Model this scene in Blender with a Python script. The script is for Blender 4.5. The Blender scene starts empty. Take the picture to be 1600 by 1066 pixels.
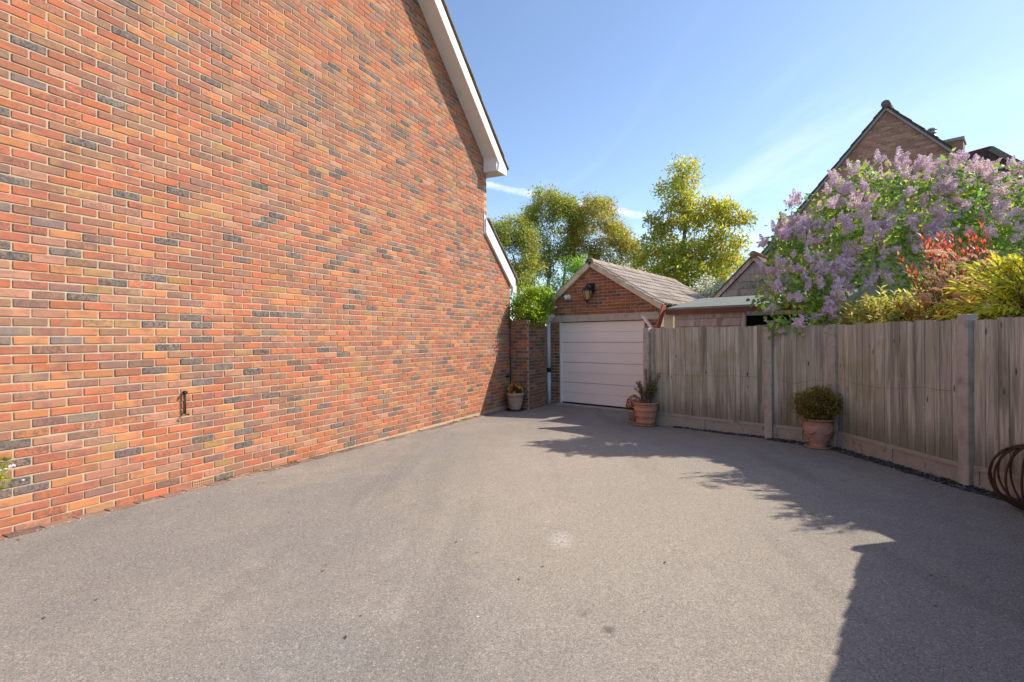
import bpy, math, random
import numpy as np
from mathutils import Vector, Matrix
R = math.radians
rnd = random.Random(7)
nrg = np.random.default_rng(11)
sc = bpy.context.scene
COL = sc.collection

# ------------------------------------------------------------------ camera
EYE = 1.42
cam = bpy.data.cameras.new('camera'); cam_o = bpy.data.objects.new('camera', cam); COL.objects.link(cam_o)
cam.sensor_width = 36.0; cam.lens = 807.0 / 1600.0 * 36.0
cam.shift_y = -5.7 / 1600.0
cam.clip_start = 0.05; cam.clip_end = 3000
cam_o.location = (0, 0, EYE)
cam_o.rotation_euler = (Matrix.Rotation(R(90), 3, 'X') @ Matrix.Rotation(-0.007, 3, 'Z')).to_euler()
sc.camera = cam_o

# ------------------------------------------------------------------ sky and sun
SUN_AZ, SUN_EL = R(77), R(40.5)          # clockwise from +Y
to_sun = Vector((math.sin(SUN_AZ) * math.cos(SUN_EL), math.cos(SUN_AZ) * math.cos(SUN_EL), math.sin(SUN_EL)))
sun = bpy.data.lights.new('sun', 'SUN'); sun_o = bpy.data.objects.new('sun', sun); COL.objects.link(sun_o)
sun.energy = 2.25; sun.angle = R(0.55); sun.color = (1.0, 0.92, 0.80)
sun_o.rotation_euler = (-to_sun).to_track_quat('-Z', 'Y').to_euler()
sun_o.location = (30, 10, 30)
world = bpy.data.worlds.new('World'); sc.world = world; world.use_nodes = True

vs = sc.view_settings
vs.view_transform = 'Standard'; vs.look = 'None'; vs.gamma = 1.0; vs.use_curve_mapping = False
vs.exposure = 1.44
sc.cycles.max_bounces = 6; sc.cycles.diffuse_bounces = 4; sc.cycles.glossy_bounces = 2; sc.cycles.transmission_bounces = 4; sc.cycles.transparent_max_bounces = 4
sc.cycles.caustics_reflective = False; sc.cycles.caustics_refractive = False


def gz(y): return -0.0128 * y                     # the drive falls gently towards the garage


class NT:
    """small helper for node trees"""
    def __init__(s, tree): s.t = tree; s.t.nodes.clear()
    def n(s, typ, inp=None, **props):
        nd = s.t.nodes.new(typ)
        for k, v in props.items(): setattr(nd, k, v)
        for k, v in (inp or {}).items():
            sk = nd.inputs[k]
            if isinstance(v, bpy.types.NodeSocket): s.t.links.new(v, sk)
            else: sk.default_value = v
        return nd
    def math(s, op, a, b=0.0, c=None, clamp=False):
        d = {0: a, 1: b}
        if c is not None: d[2] = c
        return s.n('ShaderNodeMath', d, operation=op, use_clamp=clamp).outputs[0]
    def vmath(s, op, a, b=(0, 0, 0), out=0):
        return s.n('ShaderNodeVectorMath', {0: a, 1: b}, operation=op).outputs[out]
    def mix(s, fac, a, b, blend='MIX'):
        nd = s.n('ShaderNodeMix', data_type='RGBA', blend_type=blend)
        for i, v in ((0, fac), (6, a), (7, b)):
            if isinstance(v, bpy.types.NodeSocket): s.t.links.new(v, nd.inputs[i])
            else: nd.inputs[i].default_value = v if i == 0 or len(v) == 4 else (*v, 1)
        return nd.outputs[2]
    def noise(s, vec, scale, detail=3.0, rough=0.55, dist=0.0):
        return s.n('ShaderNodeTexNoise', {'Vector': vec, 'Scale': scale, 'Detail': detail, 'Roughness': rough, 'Distortion': dist}).outputs[0]
    def voro(s, vec, scale, feature='F1', out='Distance'):
        return s.n('ShaderNodeTexVoronoi', {'Vector': vec, 'Scale': scale}, feature=feature).outputs[out]
    def ramp(s, fac, lo, hi, a=0.0, b=1.0):
        return s.n('ShaderNodeMapRange', {0: fac, 1: lo, 2: hi, 3: a, 4: b}, clamp=True, interpolation_type='SMOOTHSTEP').outputs[0]
    def mapping(s, vec, scale=(1, 1, 1), rot=(0, 0, 0), loc=(0, 0, 0)):
        return s.n('ShaderNodeMapping', {0: vec, 1: loc, 2: rot, 3: scale}).outputs[0]


w = NT(world.node_tree)
sky = w.n('ShaderNodeTexSky', sky_type='NISHITA', sun_disc=False, sun_elevation=SUN_EL, sun_rotation=SUN_AZ,
          altitude=50, air_density=0.85, dust_density=0.35, ozone_density=1.7)
tc = w.n('ShaderNodeTexCoord').outputs['Generated']
sep = w.n('ShaderNodeSeparateXYZ', {0: tc})
upz = w.math('MAXIMUM', sep.outputs[2], 0.06)
flat = w.n('ShaderNodeCombineXYZ', {0: w.math('DIVIDE', sep.outputs[0], upz), 1: w.math('DIVIDE', sep.outputs[1], upz), 2: 0.0}).outputs[0]
warp = w.noise(flat, 0.35, 3)
cir = w.noise(w.mapping(flat, (0.55, 0.16, 1), (0, 0, R(-38))), 1.5, 7, 0.62, 0.9)
big = w.noise(flat, 0.22, 2)
cl = w.math('MULTIPLY', w.ramp(cir, 0.44, 0.80), w.ramp(big, 0.36, 0.62))
veil = w.math('ADD', w.math('MULTIPLY', cl, 0.36), 0.015)
# condensation trail: a streak along one great circle
def ray(px, py):
    dx, dy, r_, f_ = px - 800, py - 533, 0.007, 807.0
    return Vector(((dx - r_ * dy) / f_, 1, (527.3 - 533 - (dy + r_ * dx)) / f_)).normalized()
c1, c2 = ray(765, 290), ray(1010, 339)
pole = c1.cross(c2).normalized()
off = w.math('ABSOLUTE', w.math('ADD', w.vmath('DOT_PRODUCT', tc, tuple(pole), 1), w.math('MULTIPLY', w.math('SUBTRACT', w.noise(tc, 60, 4), 0.5), 0.010)))
band = w.ramp(off, 0.002, 0.009, 1.0, 0.0)
patchy = w.ramp(w.noise(tc, 14, 4), 0.22, 0.55)
ahead = w.ramp(w.vmath('DOT_PRODUCT', tc, tuple(((c1 + c2) / 2).normalized()), 1), 0.90, 0.985)
trail = w.math('MULTIPLY', w.math('MULTIPLY', band, w.math('MULTIPLY', patchy, ahead)), 0.62)
fac = w.math('MAXIMUM', veil, trail, clamp=True)
skyc = w.mix(fac, sky.outputs[0], (6.2, 6.5, 7.0))
w.n('ShaderNodeOutputWorld', {0: w.n('ShaderNodeBackground', {0: skyc, 1: 0.088}).outputs[0]})

# ------------------------------------------------------------------ mesh helpers
def V(*a): return Vector(a)
Z = V(0, 0, 1)


class MB:
    def __init__(s): s.v = []; s.f = []; s.c = []; s.sm = []; s.col = (1, 1, 1, 1)
    def add(s, vs_, fs, smooth=False):
        b = len(s.v); s.v += [tuple(p) for p in vs_]; s.c += [s.col] * len(vs_)
        s.f += [tuple(b + i for i in f) for f in fs]; s.sm += [smooth] * len(fs)
    def convex(s, vs_, fs, smooth=False):
        vs_ = [Vector(p) for p in vs_]; c = sum(vs_, V(0, 0, 0)) / len(vs_); out = []
        for f in fs:
            p = [vs_[i] for i in f]; m = sum(p, V(0, 0, 0)) / len(p)
            nn = (p[1] - p[0]).cross(p[2] - p[0])
            out.append(tuple(f) if nn.dot(m - c) >= 0 else tuple(reversed(f)))
        s.add(vs_, out, smooth)
    def box(s, c, ax, ay, az, ch=0.0):
        """oriented box: centre and three half vectors, optional chamfer"""
        c, ax, ay, az = Vector(c), Vector(ax), Vector(ay), Vector(az)
        if ch <= 0:
            vs_ = [c + ax * i + ay * j + az * k for i in (-1, 1) for j in (-1, 1) for k in (-1, 1)]
            s.convex(vs_, [(0, 1, 3, 2), (4, 5, 7, 6), (0, 1, 5, 4), (2, 3, 7, 6), (0, 2, 6, 4), (1, 3, 7, 5)]); return
        h = [ax.length, ay.length, az.length]; u = [ax / h[0], ay / h[1], az / h[2]]
        ch = min(ch, min(h) * 0.45); vs_ = []; ix = {}
        for sg in [(i, j, k) for i in (-1, 1) for j in (-1, 1) for k in (-1, 1)]:
            for d in range(3):
                p = c.copy()
                for e in range(3): p += u[e] * sg[e] * (h[e] - (0 if e == d else ch))
                ix[(sg, d)] = len(vs_); vs_.append(p)
        fs = []
        for d in range(3):
            e, g = (d + 1) % 3, (d + 2) % 3
            for sd in (-1, 1):
                def k(a, b):
                    t = [0, 0, 0]; t[d] = sd; t[e] = a; t[g] = b; return ix[(tuple(t), d)]
                fs.append((k(-1, -1), k(1, -1), k(1, 1), k(-1, 1)))
            for a in (-1, 1):
                for b in (-1, 1):
                    def k2(x, dd):
                        t = [0, 0, 0]; t[d] = x; t[e] = a; t[g] = b; return ix[(tuple(t), dd)]
                    fs.append((k2(-1, e), k2(1, e), k2(1, g), k2(-1, g)))
        for sg in [(i, j, k) for i in (-1, 1) for j in (-1, 1) for k in (-1, 1)]:
            fs.append(tuple(ix[(sg, d)] for d in range(3)))
        s.convex(vs_, fs)
    def bar(s, p, q, wd, th, up=Z, ch=0.0):
        p, q = Vector(p), Vector(q); d = q - p; L = d.length; d /= L
        sd = d.cross(up).normalized(); u = sd.cross(d)
        s.box((p + q) / 2, d * L / 2, sd * wd / 2, u * th / 2, ch)
    def prism(s, poly, ext):
        """convex planar polygon extruded by ext"""
        n = len(poly); poly = [Vector(p) for p in poly]
        vs_ = poly + [p + Vector(ext) for p in poly]
        s.convex(vs_, [tuple(range(n)), tuple(range(n, 2 * n))] + [(i, (i + 1) % n, n + (i + 1) % n, n + i) for i in range(n)])
    def tube(s, pts, rad, seg=6, cap=True):
        pts = [Vector(p) for p in pts]; n = len(pts)
        rad = rad if hasattr(rad, '__len__') else [rad] * n
        ring = []; ref = None
        for i, p in enumerate(pts):
            d = (pts[min(i + 1, n - 1)] - pts[max(i - 1, 0)]).normalized()
            if ref is None: ref = V(1, 0, 0) if abs(d.x) < 0.8 else V(0, 1, 0)
            a = (ref - d * ref.dot(d)).normalized(); b = d.cross(a); ref = a
            ring += [p + (a * math.cos(2 * math.pi * k / seg) + b * math.sin(2 * math.pi * k / seg)) * rad[i] for k in range(seg)]
        fs = [(i * seg + k, i * seg + (k + 1) % seg, (i + 1) * seg + (k + 1) % seg, (i + 1) * seg + k) for i in range(n - 1) for k in range(seg)]
        if cap: fs += [tuple(reversed(range(seg))), tuple(range((n - 1) * seg, n * seg))]
        s.add(ring, fs, True)
    def lathe(s, prof, o=(0, 0, 0), seg=28, wob=0.0):
        o = Vector(o); vs_ = []
        for (r_, z_) in prof:
            for k in range(seg):
                a = 2 * math.pi * k / seg; rr = r_ * (1 + wob * math.sin(3 * a + z_ * 9))
                vs_.append(o + V(rr * math.cos(a), rr * math.sin(a), z_))
        n = len(prof)
        fs = [(i * seg + k, i * seg + (k + 1) % seg, (i + 1) * seg + (k + 1) % seg, (i + 1) * seg + k) for i in range(n - 1) for k in range(seg)]
        s.add(vs_, fs, True)
    def mesh(s, name):
        m = bpy.data.meshes.new(name); m.from_pydata(s.v, [], s.f)
        at = m.color_attributes.new('tint', 'FLOAT_COLOR', 'POINT')
        at.data.foreach_set('color', np.array(s.c, dtype=np.float32).ravel())
        m.polygons.foreach_set('use_smooth', s.sm); m.update(); return m
    def build(s, name, mat, parent=None, **kw):
        return link(name, s.mesh(name), mat, parent, **kw)


def link(name, me, mat, parent=None, label=None, cat=None, group=None, kind=None):
    if mat is not None and not me.materials: me.materials.append(mat)
    o = bpy.data.objects.new(name, me); COL.objects.link(o)
    if parent is not None:
        o.parent = parent; o.matrix_parent_inverse = Matrix.Translation(-parent.location)
    if label: o['label'] = label
    if cat: o['category'] = cat
    if group: o['group'] = group
    if kind: o['kind'] = kind
    return o

def thing(name, label, cat, loc=(0, 0, 0), group=None):
    o = bpy.data.objects.new(name, None); COL.objects.link(o); o.location = loc; o.empty_display_size = 0.2
    o['label'] = label; o['category'] = cat
    if group: o['group'] = group
    return o

# ------------------------------------------------------------------ materials
def new_mat(name):
    m = bpy.data.materials.new(name); m.use_nodes = True; t = NT(m.node_tree)
    return m, t
def finish(t, col, rough=0.8, height=None, strength=0.5, dist=0.01, metal=0.0, spec=0.3, extra=None):
    inp = {'Base Color': col, 'Roughness': rough, 'Metallic': metal, 'Specular IOR Level': spec}
    if isinstance(col, tuple) and len(col) == 3: inp['Base Color'] = (*col, 1)
    if height is not None:
        inp['Normal'] = t.n('ShaderNodeBump', {'Height': height, 'Strength': strength, 'Distance': dist}).outputs[0]
    b = t.n('ShaderNodeBsdfPrincipled', inp)
    out = b.outputs[0] if extra is None else extra(b.outputs[0])
    t.n('ShaderNodeOutputMaterial', {0: out})
def pos(t): return t.n('ShaderNodeNewGeometry').outputs['Position']
def tint(t):
    a = t.n('ShaderNodeAttribute', attribute_name='tint'); return a.outputs['Color'], a.outputs['Alpha']

def simple(name, col, rough=0.7, var=0.12, scale=6.0, bump=0.15, bscale=60.0, metal=0.0, spec=0.3, dirt=None, dscale=3.0, damt=0.5):
    m, t = new_mat(name); p = pos(t)
    n1 = t.noise(p, scale, 4); n2 = t.noise(p, bscale, 3)
    c = t.mix(t.ramp(n1, 0.25, 0.75), tuple(x * (1 - var) for x in col), tuple(min(1, x * (1 + var)) for x in col))
    if dirt: c = t.mix(t.math('MULTIPLY', t.ramp(t.noise(p, dscale, 5, 0.65), 0.5, 0.72), damt), c, dirt)
    finish(t, c, rough, n2, bump, 0.004, metal, spec); return m

def make_brick():
    m, t = new_mat('brick'); p = pos(t); c, a = tint(t)
    n1 = t.noise(p, 22, 4, 0.6); n2 = t.noise(p, 130, 3, 0.6); n3 = t.noise(p, 9, 3)
    q = t.vmath('ADD', t.mapping(p, (1, 1, 2.2)), t.vmath('MULTIPLY', tint(t)[0], (173.0, 211.0, 257.0)))
    drift = t.noise(p, 0.55, 3)
    c = t.mix(t.ramp(drift, 0.45, 0.70, 0, 0.35), c, t.mix(1.0, c, (0.80, 0.86, 0.95), 'MULTIPLY'))
    c = t.mix(t.ramp(n1, 0.35, 0.72, 0, 0.50), c, t.mix(0.5, c, (0.50, 0.28, 0.12)))
    c = t.mix(t.ramp(t.noise(q, 7.5, 4, 0.6, 0.5), 0.46, 0.64, 0, 0.75), c, t.mix(0.65, c, (0.215, 0.135, 0.115)))
    c = t.mix(t.ramp(t.noise(t.vmath('ADD', q, (7, 3, 1)), 6.0, 3), 0.54, 0.68, 0, 0.38), c, (0.42, 0.26, 0.13))
    # sooty kiln flashes only on the flashed bricks (alpha of the tint)
    spots = t.math('MULTIPLY', t.ramp(t.noise(p, 45, 3, 0.7, 0.6), 0.45, 0.56), t.ramp(t.noise(p, 14, 2), 0.32, 0.50))
    c = t.mix(t.math('MULTIPLY', spots, a), c, (0.068, 0.066, 0.075))
    blm = t.math('MULTIPLY', t.ramp(t.noise(p, 1.3, 4, 0.65), 0.56, 0.70), t.ramp(t.noise(p, 60, 3), 0.45, 0.65))
    c = t.mix(t.math('MULTIPLY', blm, 0.35), c, (0.62, 0.52, 0.42))
    sand = t.math('MULTIPLY', t.ramp(n2, 0.58, 0.72), 0.22)
    c = t.mix(sand, c, (0.55, 0.38, 0.24))
    pit = t.ramp(t.noise(p, 90, 2), 0.28, 0.38)
    h = t.math('ADD', t.math('MULTIPLY', n2, 0.5), t.math('MULTIPLY', pit, 0.5))
    finish(t, c, 0.9, h, 0.55, 0.004, spec=0.15); return m

def make_mortar(name, col):
    m, t = new_mat(name); p = pos(t)
    n = t.noise(p, 14, 4); g = t.noise(p, 260, 2)
    c = t.mix(t.ramp(n, 0.3, 0.7), tuple(x * 0.82 for x in col), col)
    c = t.mix(t.math('MULTIPLY', t.ramp(t.noise(p, 2.2, 3), 0.5, 0.75), 0.3), c, tuple(x * 0.7 for x in col))
    finish(t, c, 0.95, g, 0.5, 0.002, spec=0.1); return m

def make_asphalt():
    m, t = new_mat('asphalt'); p = pos(t)
    v1 = t.n('ShaderNodeTexVoronoi', {'Vector': p, 'Scale': 250.0}); v2 = t.n('ShaderNodeTexVoronoi', {'Vector': p, 'Scale': 125.0})
    g1 = t.n('ShaderNodeSeparateColor', {0: v1.outputs['Color']}).outputs[0]
    g2 = t.n('ShaderNodeSeparateColor', {0: v2.outputs['Color']}).outputs[1]
    big = t.noise(p, 0.42, 4, 0.6, 0.4); mid = t.noise(p, 2.1, 5, 0.62, 0.6); fine = t.noise(p, 9.0, 4, 0.65)
    c = t.mix(t.ramp(big, 0.38, 0.64), (0.250, 0.232, 0.212), (0.328, 0.288, 0.236))
    c = t.mix(t.ramp(mid, 0.45, 0.66, 0, 0.65), c, (0.262, 0.240, 0.218))
    c = t.mix(t.ramp(t.noise(p, 1.1, 5, 0.7, 1.0), 0.54, 0.74, 0, 0.42), c, (0.43, 0.385, 0.325))
    c = t.mix(t.ramp(fine, 0.48, 0.70, 0, 0.42), c, (0.24, 0.218, 0.198))
    wd_ = t.vmath('LENGTH', t.mapping(t.vmath('SUBTRACT', p, (1.0, 5.2, 0.0)), (0.42, 0.24, 0), (0, 0, 0.45)), out=1)
    light_patch = t.ramp(t.math('ADD', wd_, t.math('MULTIPLY', t.math('SUBTRACT', big, 0.5), 0.9)), 0.25, 1.05, 0.55, 0)
    c = t.mix(light_patch, c, (0.43, 0.365, 0.285))  # warm brightness of the middle drive painted in as a tan oval
    trk = t.noise(t.mapping(p, (1.5, 0.22, 1), (0, 0, R(26.8))), 1.0, 4, 0.6, 0.4)
    c = t.mix(t.ramp(trk, 0.52, 0.70, 0, 0.50), c, (0.205, 0.182, 0.158))
    k = t.math('ADD', 0.50, t.math('ADD', t.math('MULTIPLY', g1, 0.60), t.math('MULTIPLY', g2, 0.40)))
    c = t.mix(1.0, c, t.n('ShaderNodeCombineColor', {0: k, 1: k, 2: k}).outputs[0], 'MULTIPLY')
    c = t.mix(t.math('MULTIPLY', t.ramp(g1, 0.92, 0.94), t.ramp(mid, 0.40, 0.62, 0.15, 0.6)), c, (0.36, 0.24, 0.13))
    c = t.mix(t.ramp(g2, 0.972, 0.98, 0, 0.55), c, (0.50, 0.47, 0.43))
    v3 = t.n('ShaderNodeTexVoronoi', {'Vector': p, 'Scale': 2.3})
    c = t.mix(t.math('MULTIPLY', t.ramp(v3.outputs['Distance'], 0.012, 0.022, 1, 0), t.ramp(t.n('ShaderNodeSeparateColor', {0: v3.outputs['Color']}).outputs[2], 0.55, 0.6)), c, (0.75, 0.71, 0.66))
    v4 = t.n('ShaderNodeTexVoronoi', {'Vector': t.mapping(p, (1, 1, 1), (0, 0, 0.7), (3.3, 1.7, 0)), 'Scale': 1.6})
    c = t.mix(t.math('MULTIPLY', t.ramp(t.math('ADD', v4.outputs['Distance'], t.math('MULTIPLY', fine, 0.06)), 0.04, 0.075, 0.7, 0), t.ramp(t.n('ShaderNodeSeparateColor', {0: v4.outputs['Color']}).outputs[0], 0.72, 0.74)), c, (0.085, 0.075, 0.06))
    for (cx, cy, sx, sy, rz, lo, amt, cc_) in ((0.335, 3.74, 3.4, 1.8, 0.5, 0.42, 0.8, (0.70, 0.66, 0.61)), (0.47, 2.56, 9.0, 7.0, 0.3, 0.30, 0.75, (0.09, 0.08, 0.06)), (0.36, 2.72, 10.0, 8.0, 0.9, 0.40, 0.6, (0.10, 0.09, 0.07)), (-1.45, 5.75, 1.6, 2.2, 0.2, 0.45, 0.45, (0.55, 0.50, 0.44))):
        d = t.vmath('LENGTH', t.mapping(t.vmath('SUBTRACT', p, (cx, cy, gz(cy))), (sx, sy, 1), (0, 0, rz)), out=1)
        sc_ = t.math('MULTIPLY', t.ramp(d, 0.05, 0.42, 1, 0), t.ramp(t.noise(p, 42, 4, 0.7), lo, lo + 0.25))
        c = t.mix(t.math('MULTIPLY', sc_, amt), c, cc_)
    h = t.math('ADD', t.math('MULTIPLY', t.math('SUBTRACT', 1.0, v1.outputs['Distance']), 0.5), t.math('MULTIPLY', g1, 0.8))
    finish(t, c, 0.9, h, 0.6, 0.004, spec=0.2); return m

def make_wood(name, dark, light, green, gscale=1.0):
    m, t = new_mat(name); p = pos(t); c0, a = tint(t)
    jit = t.vmath('MULTIPLY', c0, (7.0, 7.0, 7.0))
    q = t.vmath('ADD', p, jit)
    g1 = t.noise(t.mapping(q, (38, 38, 1.6)), 1.0, 4, 0.6, 0.7); g2 = t.noise(t.mapping(q, (120, 120, 4.0)), 1.0, 3, 0.6)
    n = t.noise(q, 1.3 * gscale, 4, 0.6)
    c = t.mix(t.ramp(g1, 0.25, 0.75), dark, light)
    c = t.mix(t.ramp(g2, 0.50, 0.70, 0, 0.45), c, tuple(x * 0.45 for x in dark))
    c = t.mix(t.ramp(n, 0.45, 0.68, 0, 0.75), c, green)
    kn = t.n('ShaderNodeTexVoronoi', {'Vector': t.mapping(q, (9, 9, 2.6)), 'Scale': 1.0}).outputs['Distance']
    c = t.mix(t.ramp(kn, 0.05, 0.13, 0.85, 0), c, (0.05, 0.04, 0.03))
    st = t.noise(t.mapping(q, (9, 9, 0.55)), 1.0, 3)
    c = t.mix(t.ramp(st, 0.52, 0.72, 0, 0.5), c, tuple(min(1, x * 1.35) for x in light))
    c = t.mix(1.0, c, t.mix(0.0, a, a) if False else t.n('ShaderNodeCombineColor', {0: a, 1: a, 2: a}).outputs[0], 'MULTIPLY')
    drk = t.noise(t.mapping(q, (7, 7, 0.5), (0, 0, 0), (3, 5, 2)), 1.0, 4, 0.6, 0.4)
    c = t.mix(t.ramp(drk, 0.52, 0.68, 0, 0.62), c, tuple(x * 0.42 for x in dark))
    c = t.mix(t.ramp(t.noise(t.vmath('ADD', p, (4, 9, 2)), 1.7, 4, 0.6), 0.52, 0.68, 0, 0.45), c, tuple(a_ * b_ for a_, b_ in zip(green, (0.80, 0.82, 0.60))))
    zz = t.n('ShaderNodeSeparateXYZ', {0: p}).outputs[2]
    splash = t.math('MULTIPLY', t.ramp(t.math('ADD', zz, t.math('MULTIPLY', t.noise(t.mapping(q, (14, 14, 1.2)), 1.0, 3), -0.7)), -0.30, 0.28, 1, 0), 0.75)
    c = t.mix(splash, c, tuple(x * 0.42 for x in green))
    h = t.math('ADD', t.math('MULTIPLY', g1, 0.6), t.math('MULTIPLY', g2, 0.4))
    finish(t, c, 0.88, h, 0.55, 0.006, spec=0.15); return m

def make_leaf(name, trans=0.45, rough=0.42, spec=0.35):
    m, t = new_mat(name); p = pos(t); c, a = tint(t)
    c = t.mix(t.ramp(t.noise(p, 30, 2), 0.3, 0.7, 0, 0.25), c, t.mix(0.5, c, (0.03, 0.05, 0.01)))
    tr = t.n('ShaderNodeBsdfTranslucent', {0: t.mix(0.35, c, t.mix(1.0, c, (1.5, 1.35, 0.6), 'MULTIPLY'))}).outputs[0]
    finish(t, c, rough, spec=spec, extra=lambda b: t.n('ShaderNodeMixShader', {0: trans, 1: b, 2: tr}).outputs[0]); return m

def make_tinted(name, rough=0.8, bscale=60, bump=0.25, spec=0.2, var=0.3):
    m, t = new_mat(name); p = pos(t); c, a = tint(t)
    c = t.mix(t.ramp(t.noise(p, 7, 4), 0.3, 0.75, 0, var), c, t.mix(0.6, c, (0.05, 0.045, 0.04)))
    c = t.mix(t.ramp(t.noise(p, 28, 4, 0.7), 0.56, 0.66, 0, 0.6), c, t.mix(0.6, c, (0.62, 0.58, 0.45)))
    finish(t, c, rough, t.noise(p, bscale, 3), bump, 0.005, spec=spec); return m

M = {}
M['brick'] = make_brick()
M['mortar'] = make_mortar('mortar_cream', (0.56, 0.445, 0.305))
M['mortar_grey'] = make_mortar('mortar_grey', (0.43, 0.34, 0.26))
M['asphalt'] = make_asphalt()
M['fence'] = make_wood('weathered_fence', (0.290, 0.254, 0.205), (0.57, 0.515, 0.425), (0.345, 0.325, 0.235))
M['shed_wood'] = make_wood('shed_boards', (0.38, 0.28, 0.25), (0.60, 0.47, 0.42), (0.44, 0.35, 0.30))
M['grey_wood'] = make_wood('grey_weatherboard', (0.29, 0.25, 0.235), (0.44, 0.385, 0.355), (0.36, 0.31, 0.28))
M['white'] = simple('white_paint', (0.80, 0.79, 0.76), 0.45, 0.04, 3, 0.05, dirt=(0.5, 0.46, 0.38), damt=0.22)
M['door'] = simple('door_white', (0.93, 0.83, 0.775), 0.42, 0.025, 1.5, 0.10, 140)
M['cream'] = simple('stone_verge', (0.66, 0.53, 0.375), 0.85, 0.12, 5, 0.3, 80, dirt=(0.25, 0.2, 0.15), damt=0.5)
M['grey_verge'] = simple('grey_verge', (0.34, 0.29, 0.25), 0.9, 0.15, 6, 0.3)
M['concrete'] = simple('concrete', (0.42, 0.36, 0.305), 0.92, 0.14, 9, 0.4, 160, dirt=(0.20, 0.17, 0.125), dscale=5, damt=0.6)
M['gravel'] = simple('grimy_concrete', (0.36, 0.315, 0.262), 0.95, 0.18, 7, 0.45, 140, dirt=(0.15, 0.135, 0.095), dscale=7, damt=0.8)
M['lintel'] = simple('concrete_lintel', (0.50, 0.42, 0.34), 0.9, 0.12, 7, 0.35, 120, dirt=(0.24, 0.2, 0.16), dscale=4)
M['terracotta'] = simple('terracotta', (0.50, 0.235, 0.150), 0.85, 0.16, 9, 0.3, 70, dirt=(0.52, 0.36, 0.27), dscale=6, damt=0.8)
M['terracotta_pale'] = simple('pale_terracotta', (0.43, 0.32, 0.235), 0.9, 0.14, 9, 0.3, 70, dirt=(0.24, 0.23, 0.14), dscale=9, damt=0.8)
M['terracotta_pink'] = simple('pink_terracotta', (0.43, 0.235, 0.175), 0.88, 0.18, 8, 0.3, 70, dirt=(0.40, 0.31, 0.27), dscale=8, damt=0.85)
M['tile'] = make_tinted('roof_tile', 0.92, 50, 0.5)
M['pave'] = make_tinted('edging_brick', 0.92, 70, 0.4)
M['felt'] = simple('roof_felt', (0.215, 0.23, 0.205), 0.95, 0.12, 4, 0.35, 220, dirt=(0.19, 0.2, 0.15), dscale=2)
M['fascia'] = simple('brown_fascia', (0.165, 0.062, 0.040), 0.7, 0.2, 5, 0.2)
M['red_wood'] = simple('red_brown_timber', (0.34, 0.105, 0.070), 0.75, 0.15, 6, 0.2)
M['dark'] = simple('black_iron', (0.022, 0.023, 0.026), 0.5, 0.2, 20, 0.1, spec=0.4)
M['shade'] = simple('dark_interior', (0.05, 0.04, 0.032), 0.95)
M['rust'] = simple('rusted_iron', (0.085, 0.036, 0.022), 0.9, 0.35, 30, 0.5, 140, dirt=(0.17, 0.07, 0.03), dscale=25)
M['amber'] = simple('amber_glass', (0.42, 0.27, 0.12), 0.25, 0.1, 8, 0.0, spec=0.5)
M['galv'] = simple('galvanised_steel', (0.45, 0.46, 0.47), 0.42, 0.12, 12, 0.05, metal=0.8)
M['grey_pipe'] = simple('white_pipe', (0.74, 0.735, 0.75), 0.4, 0.04, 3, 0.02, dirt=(0.5, 0.45, 0.4), damt=0.3)
M['bark'] = simple('bark', (0.17, 0.135, 0.10), 0.95, 0.3, 12, 0.6, 40)
M['bark_pale'] = simple('pale_bark', (0.28, 0.235, 0.185), 0.95, 0.25, 12, 0.5, 40)
M['soil'] = simple('soil', (0.06, 0.042, 0.03), 1.0, 0.3, 30, 0.8, 90)
M['grass'] = simple('garden_grass', (0.055, 0.085, 0.03), 1.0, 0.3, 2, 0.8, 40, dirt=(0.09, 0.07, 0.04), dscale=1)
M['slate'] = make_tinted('slate_chip', 0.6, 90, 0.3, 0.4, 0.2)
M['leaf'] = make_leaf('foliage', 0.56)
M['petal'] = make_leaf('petal', 0.42, 0.7, 0.1)

# ------------------------------------------------------------------ ground
def sheet(name, poly, mat, dz):
    b = MB(); b.add([(x, y, gz(max(min(y, 60), -30)) + dz) for x, y in poly], [tuple(range(len(poly)))])
    return b
g = MB()
xs = [-900, -60, 60, 900]; ys = [-900, -30, 60, 900]
for i in range(4):
    for j in range(4): g.v.append((xs[i], ys[j], gz(max(min(ys[j], 60), -30)) - 0.03)); g.c.append(g.col)
for i in range(3):
    for j in range(3): g.f.append((i * 4 + j, i * 4 + 4 + j, i * 4 + 5 + j, i * 4 + 1 + j)); g.sm.append(False)
g.build('ground', M['grass'], kind='structure')
WU = V(0.4509, 0.8926, 0).normalized(); WN = V(WU.y, -WU.x, 0); W0 = V(-3.84, 3.888, 0)       # house wall line
def WP(s, z=0.0, o=0.0): return W0 + WU * s + WN * o + Z * z
PA, PB, PC, PD, PE, PE2, PF, PG = [V(x, y, 0) for x, y in ((2.393, 9.105), (3.80, 7.63), (4.347, 6.949), (4.455, 5.04), (4.58, 4.02), (4.21, 3.93), (3.02, 2.42), (1.82, 0.88))]
drv = [WP(-22), V(14, -16, 0), V(6, -6, 0), PG, PF, PE2, PE, PD, PC, PB, PA, V(3.05, 10.65, 0), V(1.2, 12.4, 0), V(0.6, 12.4, 0), WP(8.9)]
sheet('driveway', [(p.x, p.y) for p in drv], None, 0).build('driveway', M['asphalt'], kind='structure')

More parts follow.
